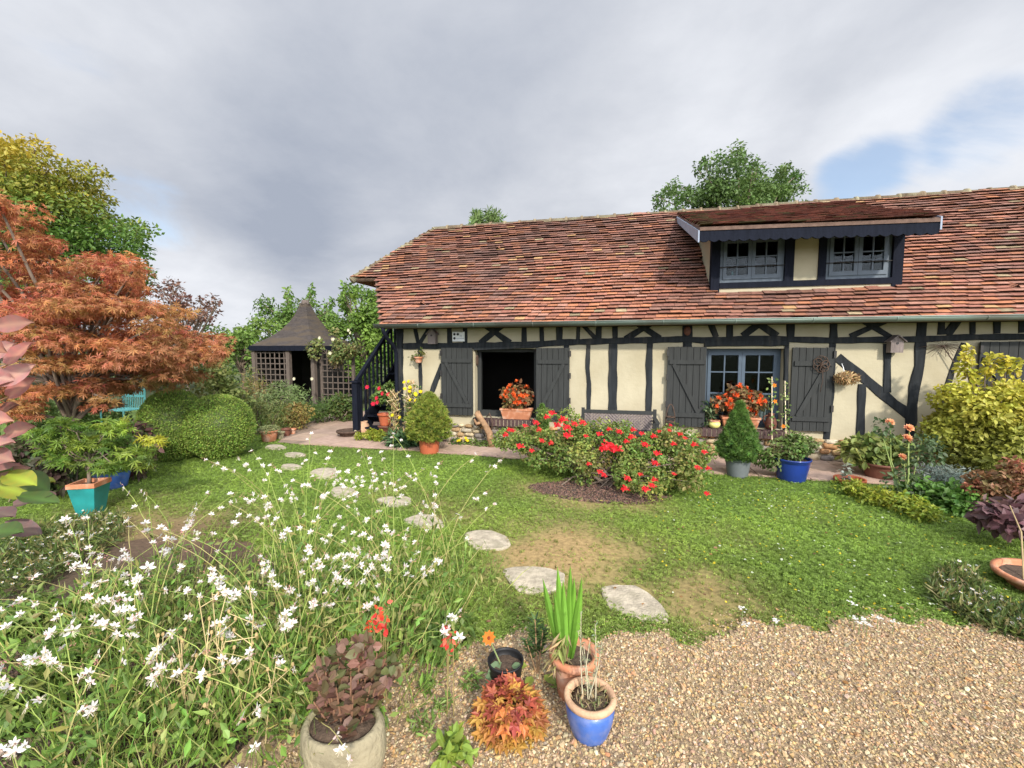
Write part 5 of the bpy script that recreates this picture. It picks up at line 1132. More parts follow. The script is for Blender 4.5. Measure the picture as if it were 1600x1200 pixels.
# ---- beds behind the box balls
for i, (px, py, rx, ry, dep, n, sz, cols, lb, tm) in enumerate([
    (380, 610, 48, 36, 9.6, 1900, .09, [(.16, .20, .05), (.30, .18, .07), (.22, .25, .08), (.34, .20, .09)], 'bushy shrub of green and orange leaves before the trellis wall', T_NARROW),
    (435, 622, 50, 34, 9.4, 2100, .09, [(.17, .25, .08), (.12, .20, .06), (.24, .30, .12)], 'pale green leafy shrub in front of the dark summerhouse doorway', T_NARROW),
    (345, 595, 36, 32, 8.8, 1500, .08, [(.15, .21, .05), (.24, .26, .08)], 'light green shrub peeping over the wide box ball', T_OVATE),
    (410, 655, 45, 30, 8.9, 1900, .08, [(.08, .13, .03), (.13, .18, .05), (.20, .2, .06)], 'mid green bush above the terracotta sedum pot', T_NARROW),
    (463, 648, 22, 26, 9.3, 1300, .06, [(.32, .24, .07), (.26, .16, .06), (.24, .25, .07)], 'small orange-tinged bush at the end of the bed', T_DIAMOND),
    (500, 648, 34, 30, 10.2, 1600, .08, [(.09, .16, .04), (.14, .22, .05), (.06, .11, .03)], 'green bush at the foot of the right-hand trellis', T_NARROW),
    (530, 640, 26, 26, 10.4, 1200, .08, [(.10, .16, .035), (.07, .12, .03), (.16, .18, .06)], 'olive green bush next to the newel post of the stair', T_OVATE),
    (350, 655, 60, 35, 9.3, 1500, .09, [(.06, .10, .025), (.09, .14, .03)], 'dark green shrub directly behind the wide box ball', T_OVATE),
    (310, 610, 30, 25, 8.2, 900, .08, [(.10, .13, .03), (.18, .16, .05)], 'olive shrub behind the gap between maple and box balls', T_OVATE)]):
    p = onD(px, py, dep); s = dep / F_PX; zt = p[2] + ry * s; shrub('border_shrub', lb, (p[0], p[1], zt / 2), (rx * s, rx * s * .8, zt / 2), 20, (.14, .24), n, tm, sz, cols, 250 + i, 'shrubs in the border behind the box balls', up=.35)
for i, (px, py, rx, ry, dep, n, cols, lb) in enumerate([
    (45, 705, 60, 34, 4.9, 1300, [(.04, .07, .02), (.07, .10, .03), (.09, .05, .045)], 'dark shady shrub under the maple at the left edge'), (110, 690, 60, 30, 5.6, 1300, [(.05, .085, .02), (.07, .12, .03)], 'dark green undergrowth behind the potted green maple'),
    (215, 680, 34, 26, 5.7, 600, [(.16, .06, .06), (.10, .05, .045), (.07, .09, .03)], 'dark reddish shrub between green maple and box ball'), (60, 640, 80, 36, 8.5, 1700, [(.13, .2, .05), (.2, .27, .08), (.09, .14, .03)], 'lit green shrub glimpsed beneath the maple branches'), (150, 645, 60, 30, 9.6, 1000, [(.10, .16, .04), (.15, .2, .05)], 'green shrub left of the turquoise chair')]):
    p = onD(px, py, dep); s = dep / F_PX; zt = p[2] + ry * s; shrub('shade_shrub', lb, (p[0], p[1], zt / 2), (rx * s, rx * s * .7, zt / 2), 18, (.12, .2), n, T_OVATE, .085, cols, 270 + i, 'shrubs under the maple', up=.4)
p = groundxy(205, 8.6); p = onD(193, 640, 9.3); base = np.array([p[0], p[1], 0]); t = thing('metal_chair', 'turquoise slatted metal garden chair beneath the maple', 'chair', base); w, hs = .31, .45
for sx in (-1, 1):
    for sy in (-1, 1):
        mb = MB(); mb.tube([base + (sx * w, sy * .22, 0), base + (sx * w, sy * .22, hs if sy < 0 else 1.0)], .016, 8); mb.build('leg', M['turquoise'], t)
mb = MB()
for k in range(8): mb.box(base + (-w, -.22 + k * .058, hs - .008), base + (w, -.22 + k * .058 + .04, hs + .008))
mb.build('seat', M['turquoise'], t); mb = MB()
for k in range(13):
    x = -w + 2 * w * k / 12; h = 1.0 + .22 * math.sin(math.pi * k / 12); mb.tube([base + (x, .22, hs), base + (x, .24, h)], .009, 6)
mb.bar(base + (-w, .225, .72), base + (w, .225, .72), .05, .015); mb.tube([base + (-w + 2 * w * k / 16, .24, 1.0 + .22 * math.sin(math.pi * k / 16)) for k in range(17)], .014, 6); mb.build('backrest', M['turquoise'], t)

# ---- summerhouse with trellis
gy_ = 3.0; xL, xR = onY(398, 560, gy_)[0], onY(490, 560, gy_)[0]; W = xR - xL; ez = onY(440, 543, gy_)[2]; gx = (xL + xR) / 2; apz = onY(461, 476, gy_ + W / 2)[2]
t = thing('summerhouse', 'small brown summerhouse with swept pointed roof and trellis walls', 'summerhouse', (gx, gy_ + W / 2, 0)); mb = MB(); n = 12
prof = [(1.0, 0), (.86, .08), (.64, .21), (.45, .37), (.31, .54), (.21, .70), (.14, .86), (.09, 1.0)]; ov = W / 2 + .09; V = []
for q, h in prof: V += [(gx + sx * ov * q, gy_ + W / 2 + sy * ov * q, ez + .04 + (apz - ez) * h) for sx, sy in ((-1, -1), (1, -1), (1, 1), (-1, 1))]
mb.add(V, [(k * 4 + i, k * 4 + (i + 1) % 4, k * 4 + 4 + (i + 1) % 4, k * 4 + 4 + i) for k in range(len(prof) - 1) for i in range(4)] + [(3, 2, 1, 0), tuple(len(V) - 4 + i for i in range(4))])
rf = mb.build('roof', M['shingle'], t); mb = MB(); mb.lathe([(.13, 0), (.11, .06), (.10, .14), (.0, .16)], (gx, gy_ + W / 2, apz - .02), 12); mb.build('finial', M['greywood'], rf, True)
mb = MB()
for a, b in (((gx - ov, gy_ + W / 2 - ov - .02), (gx + ov, gy_ + W / 2 - ov + .02)), ((gx + ov - .02, gy_ + W / 2 - ov + .021), (gx + ov + .02, gy_ + W / 2 + ov)), ((gx - ov - .02, gy_ + W / 2 - ov + .021), (gx - ov + .02, gy_ + W / 2 + ov))): mb.box((*a, ez - .09), (*b, ez + .05))
mb.build('fascia', M['dtimber'], t)
posts = [xL, onY(451, 560, gy_)[0], xR]
for x in posts:
    mb = MB(); mb.box((x - .055, gy_ - .055, 0), (x + .055, gy_ + .055, ez + .03)); mb.build('post', M['greywood'], t)
mb = MB(); mb.box((xL - .05, gy_ + W, 0), (xR + .05, gy_ + W + .04, ez + .03)); mb.box((xL - .05, gy_ + .06, 0), (xL - .01, gy_ + W - .01, ez + .03)); mb.box((xR + .01, gy_ + .06, 0), (xR + .05, gy_ + W - .01, ez + .03)); mb.box((xL, gy_ + .06, ez + .0), (xR, gy_ + W - .01, ez + .03)); mb.build('back_wall', M['inside'], t)
def lattice(parent, x0, x1, z0, z1, y, step, mat='greywood', name='lattice'):
    mb = MB()
    for x in np.arange(x0, x1 + .01, step): mb.box((x - .014, y - .012, z0), (x + .014, y, z1))
    for z in np.arange(z0, z1 + .01, step): mb.box((x0 - .014, y + .001, z - .014), (x1 + .014, y + .012, z + .014))
    return mb.build(name, M[mat], parent)
lattice(t, xL + .08, posts[1] - .08, .25, ez - .12, gy_ - .02, .155)
x0, x1 = xR + .1, onY(550, 560, gy_ + .15)[0]; zt = onY(520, 546, gy_ + .15)[2]; t2 = thing('trellis_fence', 'weathered square trellis panel right of the summerhouse', 'trellis', ((x0 + x1) / 2, gy_ + .15, 0)); lattice(t2, x0 + .05, x1 - .05, .15, zt, gy_ + .15, .165)
for x in (x0, x1):
    mb = MB(); mb.box((x - .035, gy_ + .165, 0), (x + .035, gy_ + .235, zt + .04)); mb.build('post', M['greywood'], t2)
p = onD(520, 530, 11.8); t3, rng, cl = shrub('climbing_rose', 'climbing rose with pale flowers over the trellis panel', (p[0], p[1], p[2] - .25), (.75, .25, .55), 18, (.12, .2), 1500, T_OVATE, .08, [(.13, .18, .05), (.2, .24, .08), (.28, .2, .08)], 290, cat='climbing rose', stems=8)
mb = MB(); mb.add_many(*T_OVATE, np.zeros((7, 3)), np.array([(math.cos(a), .4, math.sin(a)) for a in np.arange(7) * .9]), np.tile([0, 1, .1], (7, 1)), 1.0, (.75, .70, .5)); pm = mb.mesh('flower', M['petal'])
for px, py in [(500, 528), (520, 530), (545, 516), (516, 552), (548, 520), (460, 592), (488, 592)]: place(pm, 'flower', t3, onD(px, py, 11.3), (rng.normal(0, .3), -1, .2), s=.055)

# ---- teal pot with green maple, blue pot behind it
c = G(143, 803); s = mpp(c); t = thing('potted_green_maple', 'small green maple in a square teal pot with clay rim', 'potted tree', c); h = onY(143, 752, c[1])[2]; a0, a1 = 12 * s, 18.5 * s; rot = R(24); mb = MB()
def sq(r, z): return [(c[0] + r * 1.35 * math.cos(rot + math.pi / 4 + k * math.pi / 2), c[1] + r * 1.35 * math.sin(rot + math.pi / 4 + k * math.pi / 2), z) for k in range(4)]
mb.add(sq(a0, 0) + sq(a1, h - .05), [(3, 2, 1, 0)] + [(i, (i + 1) % 4, 4 + (i + 1) % 4, 4 + i) for i in range(4)]); mb.build('pot', M['teal_glaze'], t)
mb = MB(); mb.add(sq(a1, h - .049) + sq(a1 * 1.06, h - .045) + sq(a1 * 1.06, h) + sq(a1 * .88, h) + sq(a1 * .86, h - .05), [(k * 4 + i, k * 4 + (i + 1) % 4, k * 4 + 4 + (i + 1) % 4, k * 4 + 4 + i) for k in range(4) for i in range(4)]); mb.build('rim', M['terracotta'], t)
mb = MB(); mb.add(sq(a1 * .87, h - .04), [(0, 1, 2, 3)]); mb.build('soil', M['soil'], t)
rng = np.random.default_rng(300); dp = float(np.dot(c - CAM, _fw)); cl = layers([(110, 700, 50, 14), (160, 690, 55, 16), (90, 680, 45, 12), (200, 700, 45, 14), (150, 725, 60, 14), (105, 665, 40, 12), (160, 665, 40, 12), (215, 720, 30, 10), (80, 715, 40, 12)], dp, .22, rng, sub=4)
limb = MB(); limbs(limb, rng, c + (0, 0, h - .05), c + (.0, .02, h + .35), cl, .02, .004, 20); limb.build('trunk', M['bark'], t, True)
mb = MB(); clump_leaves(mb, rng, cl, 1500, T_MAPLE7, .062, [(.11, .20, .03), (.17, .27, .04), (.24, .31, .04), (.08, .14, .025)], up=.7, droop=.4, shell=.2)
clump_leaves(mb, rng, layers([(228, 690, 16, 6), (248, 686, 16, 5)], dp - .2, .05, rng, sub=3), 50, T_MAPLE7, .055, [(.42, .42, .04), (.36, .38, .04)], up=.7, shell=.1); mb.build('foliage', M['leaf'], t)
c = G(176, 762); t = thing('blue_pot', 'round blue glazed pot behind the square teal pot', 'pot', c); pot(t, c, .14, .20, .26, 'blue_glaze', rim=.01)

# ================================================================ FOREGROUND
# ---- gaura
rng = np.random.default_rng(310)
def gaura_flower(k):
    r_ = np.random.default_rng(k); mb = MB(); sp = (24, 68, 112, 156)
    for a in (8, 62, 118, 172):
        a = R(a + r_.normal(0, 6)); D = np.array([[math.cos(a), math.sin(a), r_.normal(.12, .12)]]); mb.add_many(*T_OVATE, np.array([[.1 * math.cos(a), .1 * math.sin(a), 0]]), D, np.array([[0, 0, 1.]]), np.array([[.82, 1.0, .8]]) * r_.uniform(.88, 1.08), np.array([(.76, .72, .69) if r_.random() < .7 else (.82, .62, .60)]))
    for i in range(7):
        a = R(r_.uniform(215, 325)); e = np.array([math.cos(a) * r_.uniform(.55, .85), math.sin(a) * r_.uniform(.5, .9), r_.uniform(.2, .6)]); mb.tube([(0, 0, .02), e * .5 + (0, .06, .1), e], .02, 3, (.8, .72, .6), False); mb.add(np.array([e + (-.05, 0, 0), e + (0, .05, .02), e + (.05, 0, 0)]), [(0, 1, 2)], (.45, .3, .12))
    mb.tube([(0, -.05, -.35), (0, 0, 0)], [.045, .06], 5, (.55, .22, .18)); return mb.mesh('flower', M['petal'])
def bud_mesh(k):
    r_ = np.random.default_rng(k); mb = MB()
    for i in range(6):
        z = i * .5; a = i * 2.4; D = np.array([[math.cos(a) * .6, .8, math.sin(a) * .6]]); mb.add_many(*T_OVATE, np.array([[0, z, 0]]), D, rdirs(r_, 1), np.array([[.5, 1.0 - i * .1, .5]]), np.array([(.62, .30, .26) if i < 3 else (.35, .28, .12)]) * r_.uniform(.8, 1.2))
    return mb.mesh('bud_spike', M['petal'])
GFM = [gaura_flower(i) for i in range(5)]; GBM = [bud_mesh(i) for i in range(3)]
GLAB = ['at the left edge of the gravel stones', 'directly behind the stone trough', 'over the nearest left corner', 'leaning out over the lawn path', 'beside the patch of small daisies', 'in the middle of the white-flowered bed', 'tallest and farthest from the drive', 'spreading low at the bottom left', 'between the daisies and the trough', 'reaching farthest right over the pale stepping stones', 'lowest at the left edge below the daisies', 'arching toward the round tan stepping stone', 'short one just left of the trough', 'short one at the very bottom edge of the bed', 'short one nearest the sedum flower heads']
GB = [(-1.25, -5.15, 17), (-1.55, -5.65, 17), (-1.95, -6.05, 13), (-1.45, -4.75, 15), (-2.75, -5.3, 14), (-2.0, -5.2, 18), (-2.3, -4.75, 16), (-2.45, -5.8, 14), (-1.85, -5.45, 16), (-1.1, -4.72, 14), (-2.9, -5.75, 13), (-1.85, -4.5, 14), (-1.42, -5.95, 15), (-1.95, -6.3, 14), (-1.2, -5.55, 13)]
for gi, (bx, by_, ns) in enumerate(GB):
    thin = .35 if gi in (3, 6, 9, 11) else 1.0; ns = int(ns * (.75 if thin < 1 else 1))
    c = np.array([bx, by_, 0]); t = thing('gaura_plant', 'airy white-flowered gaura on wiry stems, ' + GLAB[gi], 'flowering plant', c, 'gaura plants in the foreground bed'); sm_ = MB(); lf = MB(); LP, LD = [], []
    for k in range(ns):
        a = rng.uniform(0, 6.283); out = rng.uniform(.12, .62); h = rng.uniform(.42, .92) * (1.15 if gi in (3, 5, 6, 9, 11) else .88 if gi < 12 else .66); b = c + np.array([rng.normal(0, .07), rng.normal(0, .07), 0]); tip_ = b + np.array([out * math.cos(a), out * math.sin(a), h]); ct = b + np.array([out * .18 * math.cos(a), out * .18 * math.sin(a), h * .75])
        if np.linalg.norm(tip_ - CAM) < .85: continue
        tt = np.linspace(0, 1, 14)[:, None]; pts = (1 - tt) ** 2 * b + 2 * tt * (1 - tt) * ct + tt ** 2 * tip_ + np.cumsum(rng.normal(0, .003, (14, 3)), 0); sm_.tube(pts, np.linspace(.0026, .0013, 14), 5, np.array([(.30, .36, .09), (.38, .34, .13), (.24, .32, .07)][rng.integers(0, 3)]), False)
        for j in range(rng.integers(10, 18)):
            u = rng.uniform(.05, .62); i_ = int(u * 13); LP.append(pts[i_]); LD.append(nrm(rng.normal(size=3) * .8 + (0, 0, .6)))
        nf = rng.choice([1, 2, 3, 3, 4, 5]) + (1 if gi >= 12 else 0); d_tip = nrm(pts[-1] - pts[-3])
        for j in range(nf):
            i_ = 13 - j if j < 2 else 13 - int(rng.integers(1, 4)); pos = pts[i_] + rng.normal(0, .010, 3); face = nrm(np.array([rng.normal(.15, .7), rng.normal(-.75, .5), rng.normal(.35, .3)])); upv = nrm(np.array([0, 0, 1.]) + rng.normal(0, .35, 3)); upv = nrm(upv - face * np.dot(upv, face)); place(GFM[rng.integers(0, 5)], 'flower', t, pos + face * .012, upv, face, rng.uniform(.0145, .021) * (1.25 if gi >= 12 or gi in (1, 2, 7) else 1))
        place(GBM[rng.integers(0, 3)], 'bud_spike', t, pts[-1], d_tip, (0, -1, .2), rng.uniform(.011, .018))
        if rng.random() < .5: place(GBM[rng.integers(0, 3)], 'bud_spike', t, pts[9], nrm(rng.normal(size=3) + (0, 0, 1)), (0, -1, .2), rng.uniform(.010, .015))
    sm_.build('stem', M['stem'], t); LP = np.array(LP); n = len(LP); lf.add_many(*T_NARROW, LP, np.array(LD), rdirs(rng, n), rng.uniform(.035, .085, n), pick(rng, [(.13, .22, .04), (.18, .27, .06), (.09, .16, .03), (.28, .26, .08)], n))
    n = int(260 * thin); ang = rng.uniform(0, 6.283, n); q = np.sqrt(rng.random(n)) * .40; P = c + np.stack([q * np.cos(ang), q * np.sin(ang), rng.random(n) * .06], 1); D = np.stack([np.cos(ang) * rng.uniform(0, .9, n), np.sin(ang) * rng.uniform(0, .9, n), np.full(n, 1.0)], 1) + rng.normal(0, .2, (n, 3))
    lf.add_many([(-.009, 0, 0), (.009, 0, 0), (.008, .5, .02), (-.008, .5, .02), (0, 1, -.10)], [(0, 1, 2, 3), (3, 2, 4)], P, D, rdirs(rng, n), rng.uniform(.14, .36, n), pick(rng, [(.22, .33, .06), (.29, .40, .09), (.17, .28, .05), (.42, .40, .15)], n))
    n = int(480 * thin); ang = rng.uniform(0, 6.283, n); q = np.sqrt(rng.random(n)) * .42; P = c + np.stack([q * np.cos(ang), q * np.sin(ang), rng.random(n) ** 1.5 * .30], 1); lf.add_many(*T_DIAMOND, P, rdirs(rng, n) + (0, 0, .5), rdirs(rng, n) + (0, 0, .6), np.column_stack([rng.uniform(.03, .05, n), rng.uniform(.04, .075, n), np.full(n, .05)]), pick(rng, [(.17, .29, .05), (.23, .34, .08), (.12, .21, .04), (.34, .33, .12)], n)); lf.build('foliage', M['leaf'], t)
for i, (px, py, r_, lb) in enumerate([(40, 985, .30, 'leafy green ground plant at the left edge below the daisies'), (110, 1040, .26, 'leafy green ground plant among the gaura stems, lower left'), (30, 1130, .2, 'leafy green ground plant in the bottom left corner'), (150, 950, .24, 'leafy green ground plant beside the bare brown soil'), (560, 935, .22, 'leafy green ground plant between gaura and lawn'), (690, 1020, .2, 'leafy green ground plant at the gravel edge near the red flowers')]):
    c = G(px, py); shrub('leafy_weed', lb, (c[0], c[1], .09), (r_, r_ * .8, .09), 12, (.05, .09), 900, T_DIAMOND, .05, [(.12, .21, .04), (.17, .27, .06), (.22, .27, .07), (.09, .15, .03)], 380 + i, 'low leafy plants in the flower bed', 'ground plant', stems=0, up=.5)
# dry seed stalks at the bottom of the bed
t = thing('dry_seed_stalks', 'bundle of straw-coloured dry seed stalks at the bottom of the white-flower bed', 'dry plant', (-1.75, -6.05, 0)); mb = MB()
for k in range(16):
    b = np.array([-1.72 + rng.normal(0, .16), -6.0 + rng.normal(0, .07), 0]); e = b + np.array([rng.normal(0, .12), rng.normal(0, .08), rng.uniform(.3, .62)]); m_ = (b + e) / 2 + rng.normal(0, .03, 3); mb.tube([b, m_, e], [.003, .0026, .002], 5, (.44, .35, .17), False)
    for j in range(3):
        q = m_ + (e - m_) * rng.random(); f = q + rng.normal(0, .05, 3) + (0, 0, .05); mb.tube([q, f], [.0025, .002], 4, (.48, .38, .19), False); mb.lathe([(.003, 0), (.007, .008), (.005, .018)], f, 6, (.42, .30, .14))
mb.build('stem', M['straw'], t)

# ---- stone trough with purple sedum
c = G(538, 1208); c[2] = 0; s = mpp(c + (0, 0, .15)); rz = onY(545, 1128, c[1])[2]; t = thing('stone_trough', 'rough round stone trough planted with purple sedum', 'stone planter', c); mb = MB(); r = 63 * s
mb.lathe([(r * .8, -.02), (r * .95, .05), (r * 1.02, rz * .5), (r * .98, rz * .9), (r * .90, rz), (r * .80, rz + .004), (r * .74, rz - .03), (r * .70, rz - .06)], c, 40, (1, 1, 1), (1.05, .85), .018, rng); mb.build('trough', M['trough'], t, True)
mb = MB(); mb.lathe([(r * .80, rz - .045), (r * .79, rz - .012), (r * .4, rz + .006), (.01, rz + .012)], c, 28, (1, 1, 1), (1.05, .85)); mb.build('soil', M['soil'], t, True)
mb = MB(); rng = np.random.default_rng(320); P, D, Nn = [], [], []; cc = c + (.01, .03, rz)
st_ = MB()
for k in range(32):
    a = rng.uniform(0, 6.28); q = math.sqrt(rng.random()) * r * .75; hh = rng.uniform(.08, .26); b = cc + np.array([q * math.cos(a), q * math.sin(a) * .8, -.03]); e = b + np.array([.16 * q / r * math.cos(a), .10 * q / r * math.sin(a), hh]); st_.tube([b, e], [.004, .003], 5, (.24, .13, .08), False)
    for j in range(9):
        u = .2 + .8 * j / 9; P.append(b + (e - b) * u); an = j * 2.4; D.append((math.cos(an), math.sin(an), .5)); Nn.append((-.4 * math.cos(an), -.4 * math.sin(an), 1))
    if rng.random() < .45:
        for j in range(16): P.append(e + rng.normal(0, .018, 3)); D.append(rdirs(rng, 1)[0]); Nn.append(rdirs(rng, 1)[0])
n = len(P); st_.build('stem', M['stem'], t); mb.add_many(*T_OVATE, np.array(P), np.array(D), np.array(Nn), np.stack([np.full(n, .068), rng.uniform(.035, .058, n), np.full(n, .06)], 1), pick(rng, [(.19, .10, .07), (.22, .12, .085), (.15, .11, .055), (.26, .15, .11), (.14, .15, .06)], n)); mb.build('foliage', M['leaf'], t)
# red salvia among the gaura
t = thing('red_salvia', 'scarlet flower spikes rising above the purple sedum', 'flowering plant', G(600, 1060)); mb = MB(); fl = MB(); P = []
for px, py in [(583, 965), (592, 955), (578, 975), (600, 950), (702, 985), (708, 998), (699, 975), (600, 972)]:
    e = onY(px, py, -5.72); b = np.array([e[0] + rng.normal(0, .03), -5.72, 0]); mb.tube([b, e], [.003, .002], 5, (.25, .2, .08), False)
    for j in range(9): P.append(e + rng.normal(0, .012, 3) - (0, 0, .006 * j))
P = np.array(P); n = len(P); fl.add_many(*T_OVATE, P, rdirs(rng, n) + (0, -.4, .2), rdirs(rng, n) + (0, -1, .5), rng.uniform(.02, .036, n), pick(rng, [(.72, .08, .03), (.60, .05, .04), (.68, .16, .10)], n)); mb.build('stem', M['stem'], t); fl.build('flowers', M['petal'], t, kind='stuff')
# ---- orange heuchera
c = G(795, 1140); rng = np.random.default_rng(330); t = thing('orange_heuchera', 'mound of frilly orange and russet leaves beside the blue pot', 'foliage plant', c); mb = MB(); n = 520; d = rdirs(rng, n); d[:, 2] = np.abs(d[:, 2]); P = c + (0, 0, .03) + d * np.array([.145, .13, .175]) * rng.uniform(.7, 1.02, (n, 1))
hc = pick(rng, [(.42, .13, .05), (.52, .20, .06), (.36, .09, .05), (.50, .28, .06), (.30, .07, .05)], n, .15); lowm = np.clip((.10 - P[:, 2]) / .08, 0, 1)[:, None]; hc = hc * (1 - lowm) + np.array([.48, .30, .06]) * lowm
mb.add_many(*T_FAT, P, nrm(d * (1, 1, .2) + rng.normal(0, .35, (n, 3)) + (0, 0, -.1)), nrm(d + (0, 0, .5) + rng.normal(0, .3, (n, 3))), rng.uniform(.028, .05, n), hc); mb.build('foliage', M['leaf'], t)
# ---- black pot with orange zinnia
pr = onZ(790, 1030, .19); c = pr * (1, 1, 0); t = thing('black_plastic_pot', 'black plastic pot with a single orange flower', 'potted plant', c); pot(t, c, .065, 27 * mpp(pr), .19, 'black_pot', rim=.004, rimh=.012)
mb = MB(); e = onY(764, 997, c[1] - .03); mb.tube([c + (-.03, 0, .15), c * .4 + e * .6 + (.02, 0, 0), e], [.004, .004, .003], 6, (.2, .25, .1), False); mb.tube([c + (.02, .02, .15), c + (.07, .0, .10), c + (.10, -.02, .04)], .003, 5, (.4, .42, .3), False); mb.build('stem', M['stem'], t)
mb = MB(); mb.add_many(*T_OVATE, np.array([(-.02, 0, .17), (.0, -.03, .14), (-.05, -.03, .14), (.03, 0, .16)]) + c, np.array([(-.6, -.6, -.2), (.5, -.7, -.6), (-.7, -.3, -.9), (.8, -.2, .3)]), np.array([(0, -.5, 1)] * 4), np.array([.08, .075, .07, .06]), (.16, .24, .12)); mb.build('leaf', M['leaf'], t)
mb = MB(); mb.add_many(*T_OVATE, np.zeros((9, 3)), np.array([(math.cos(a), .12, math.sin(a)) for a in np.arange(9) * .698]), np.tile([0, 1, 0], (9, 1)), 1.0, (.74, .20, .03)); mb.lathe([(.2, -.05), (.25, .05), (.12, .16)], (0, 0, 0), 8, (.25, .06, .02)); V = mb.V[-1]; mb.V[-1] = V[:, [0, 2, 1]]; place(mb.mesh('flower', M['petal']), 'flower', t, e, (-.1, -.75, .65), s=.036)
# ---- euphorbia between pots
c = onZ(840, 1058); t = thing('euphorbia', 'upright stem of narrow dark green leaves between the black and terracotta pots', 'plant', c); rng = np.random.default_rng(340); mb = MB(); sm2 = MB(); P, D, Nn, S = [], [], [], []
for px, py, w in [(836, 968, 1.0), (848, 985, .8), (822, 1000, .7)]:
    e = onY(px, py, c[1] + .02); sm2.tube([c, c * .5 + e * .5, e], [.005, .004, .003], 6, (.35, .22, .12), False)
    for j in range(75):
        u = 1 - .55 * rng.random() ** 1.3; a = j * 2.4; P.append(c + (e - c) * u); D.append((math.cos(a), math.sin(a), .55)); Nn.append((-math.cos(a), -math.sin(a), 1.2)); S.append(.07 * w * rng.uniform(.7, 1))
P = np.array(P); n = len(P); mb.add_many(*T_NARROW, P, np.array(D), np.array(Nn), np.array(S), pick(rng, [(.07, .13, .04), (.11, .19, .06), (.05, .09, .03)], n)); mb.add_many(*T_OVATE, c + np.array([(-.05, -.02, .07), (.04, -.04, .05), (-.02, -.05, .04), (.07, 0, .06)]), np.array([(-1, -.3, .1), (.8, -.6, 0), (-.2, -1, 0), (1, .2, .1)]), np.array([(0, -.3, 1.)] * 4), .08, (.26, .32, .06)); sm2.build('stem', M['stem'], t); mb.build('foliage', M['leaf'], t)
# ---- terracotta pot with sword leaves
h = .235; pr = onZ(897, 1018, h); c = pr * (1, 1, 0); t = thing('potted_gladiolus', 'terracotta pot with upright bright green sword-shaped leaves', 'potted plant', c); pot(t, c, .075, 34 * mpp(pr), h, 'terracotta', rim=.014, rimh=.03); mb = MB()
root = c + (-.035, -.01, h - .03)
for px, py, w in [(871, 884, .022), (891, 882, .020), (848, 903, .020), (909, 900, .018), (880, 905, .018), (897, 900, .017), (866, 925, .016)]:
    e = onY(px, py, c[1] + rng.uniform(-.03, .03)); V = []; m_ = root * .5 + e * .5 + np.array([rng.normal(0, .004), -.01, 0]); b0 = root + np.array([(px - 880) * .0008, rng.normal(0, .012), 0])
    for u, ww in ((0, .55), (.3, .95), (.6, .9), (.82, .5)):
        q = (1 - u) ** 2 * b0 + 2 * u * (1 - u) * (m_ + (b0 - root) * 1.0) + u * u * e; V += [q + (-w * ww, .006, 0), q + (0, -.004, 0), q + (w * ww, .006, 0)]
    V.append(e); mb.add(np.array(V), [(k * 3 + i, k * 3 + i + 1, k * 3 + 4 + i, k * 3 + 3 + i) for k in range(3) for i in range(2)] + [(9, 10, 12), (10, 11, 12)], np.array((.16, .34, .04)) * rng.uniform(.8, 1.2))
n = 55; P = root + rng.normal(0, .02, (n, 3)) * (1, .6, 1) + np.stack([np.full(n, -.02), np.full(n, -.03), rng.uniform(-.02, .13, n)], 1); mb.add_many(*T_NARROW, P, rng.normal(0, .4, (n, 3)) + (-.25, -.5, -.5), rdirs(rng, n), rng.uniform(.05, .11, n), pick(rng, [(.40, .33, .15), (.34, .24, .12), (.25, .28, .08)], n)); mb.build('foliage', M['leaf'], t)
# ---- blue pot with rosemary-like twigs
c = onZ(921, 1150); h = onY(920, 1083, c[1])[2]; r1 = 37 * mpp(c + (0, 0, h)); t = thing('blue_glazed_pot', 'bright blue glazed pot with thick clay rim standing on the gravel', 'potted plant', c); mb = MB()
mb.lathe([(r1 * .62, 0), (r1 * .66, .004), (r1 * .8, h * .2), (r1 * .95, h * .45), (r1 * 1.02, h * .68), (r1 * .98, h * .86)], c, 48); mb.build('pot', M['blue_glaze'], t, True)
mb = MB(); mb.lathe([(r1 * .99, h * .84), (r1 * 1.06, h * .87), (r1 * 1.10, h * .93), (r1 * 1.06, h * .985), (r1 * .96, h), (r1 * .86, h * .98), (r1 * .82, h * .9), (r1 * .80, h * .82)], c, 48); mb.build('rim', M['rim_clay'], t, True)
mb = MB(); mb.lathe([(r1 * .83, h * .868), (r1 * .5, h * .885), (.01, h * .89)], c, 24); mb.build('soil', M['soil'], t, True); mb = MB(); lf = MB()
n = 130; aa = rng.uniform(0, 6.28, n); qq = np.sqrt(rng.random(n)) * r1 * .75; P = c + np.stack([qq * np.cos(aa), qq * np.sin(aa), np.full(n, h * .885)], 1); lf.add_many(*T_NARROW, P, rng.normal(0, .5, (n, 3)) + (0, 0, .45), rdirs(rng, n), rng.uniform(.02, .05, n), pick(rng, [(.42, .32, .18), (.34, .26, .14), (.22, .24, .10)], n)); P, D = [], []
for px, py in [(908, 955), (903, 985), (930, 975), (922, 1000), (941, 1005), (912, 1010)]:
    e = onY(px, py, c[1] + rng.uniform(0, .06)); b = c + np.array([rng.normal(0, .02), rng.normal(0, .02), h * .85]); mb.tube([b, b * .5 + e * .5 + rng.normal(0, .006, 3), e], [.003, .0025, .0015], 5, (.42, .38, .26), False)
    for u in rng.uniform(.15, 1, 30): P.append(b + (e - b) * u); D.append(rng.normal(size=3) * .6 + (0, 0, .7))
P = np.array(P); n = len(P); lf.add_many(*T_NARROW, P, np.array(D), rdirs(rng, n), rng.uniform(.014, .03, n), pick(rng, [(.30, .34, .24), (.24, .28, .16), (.36, .38, .2)], n)); mb.build('stem', M['stem'], t); lf.build('foliage', M['leaf'], t)
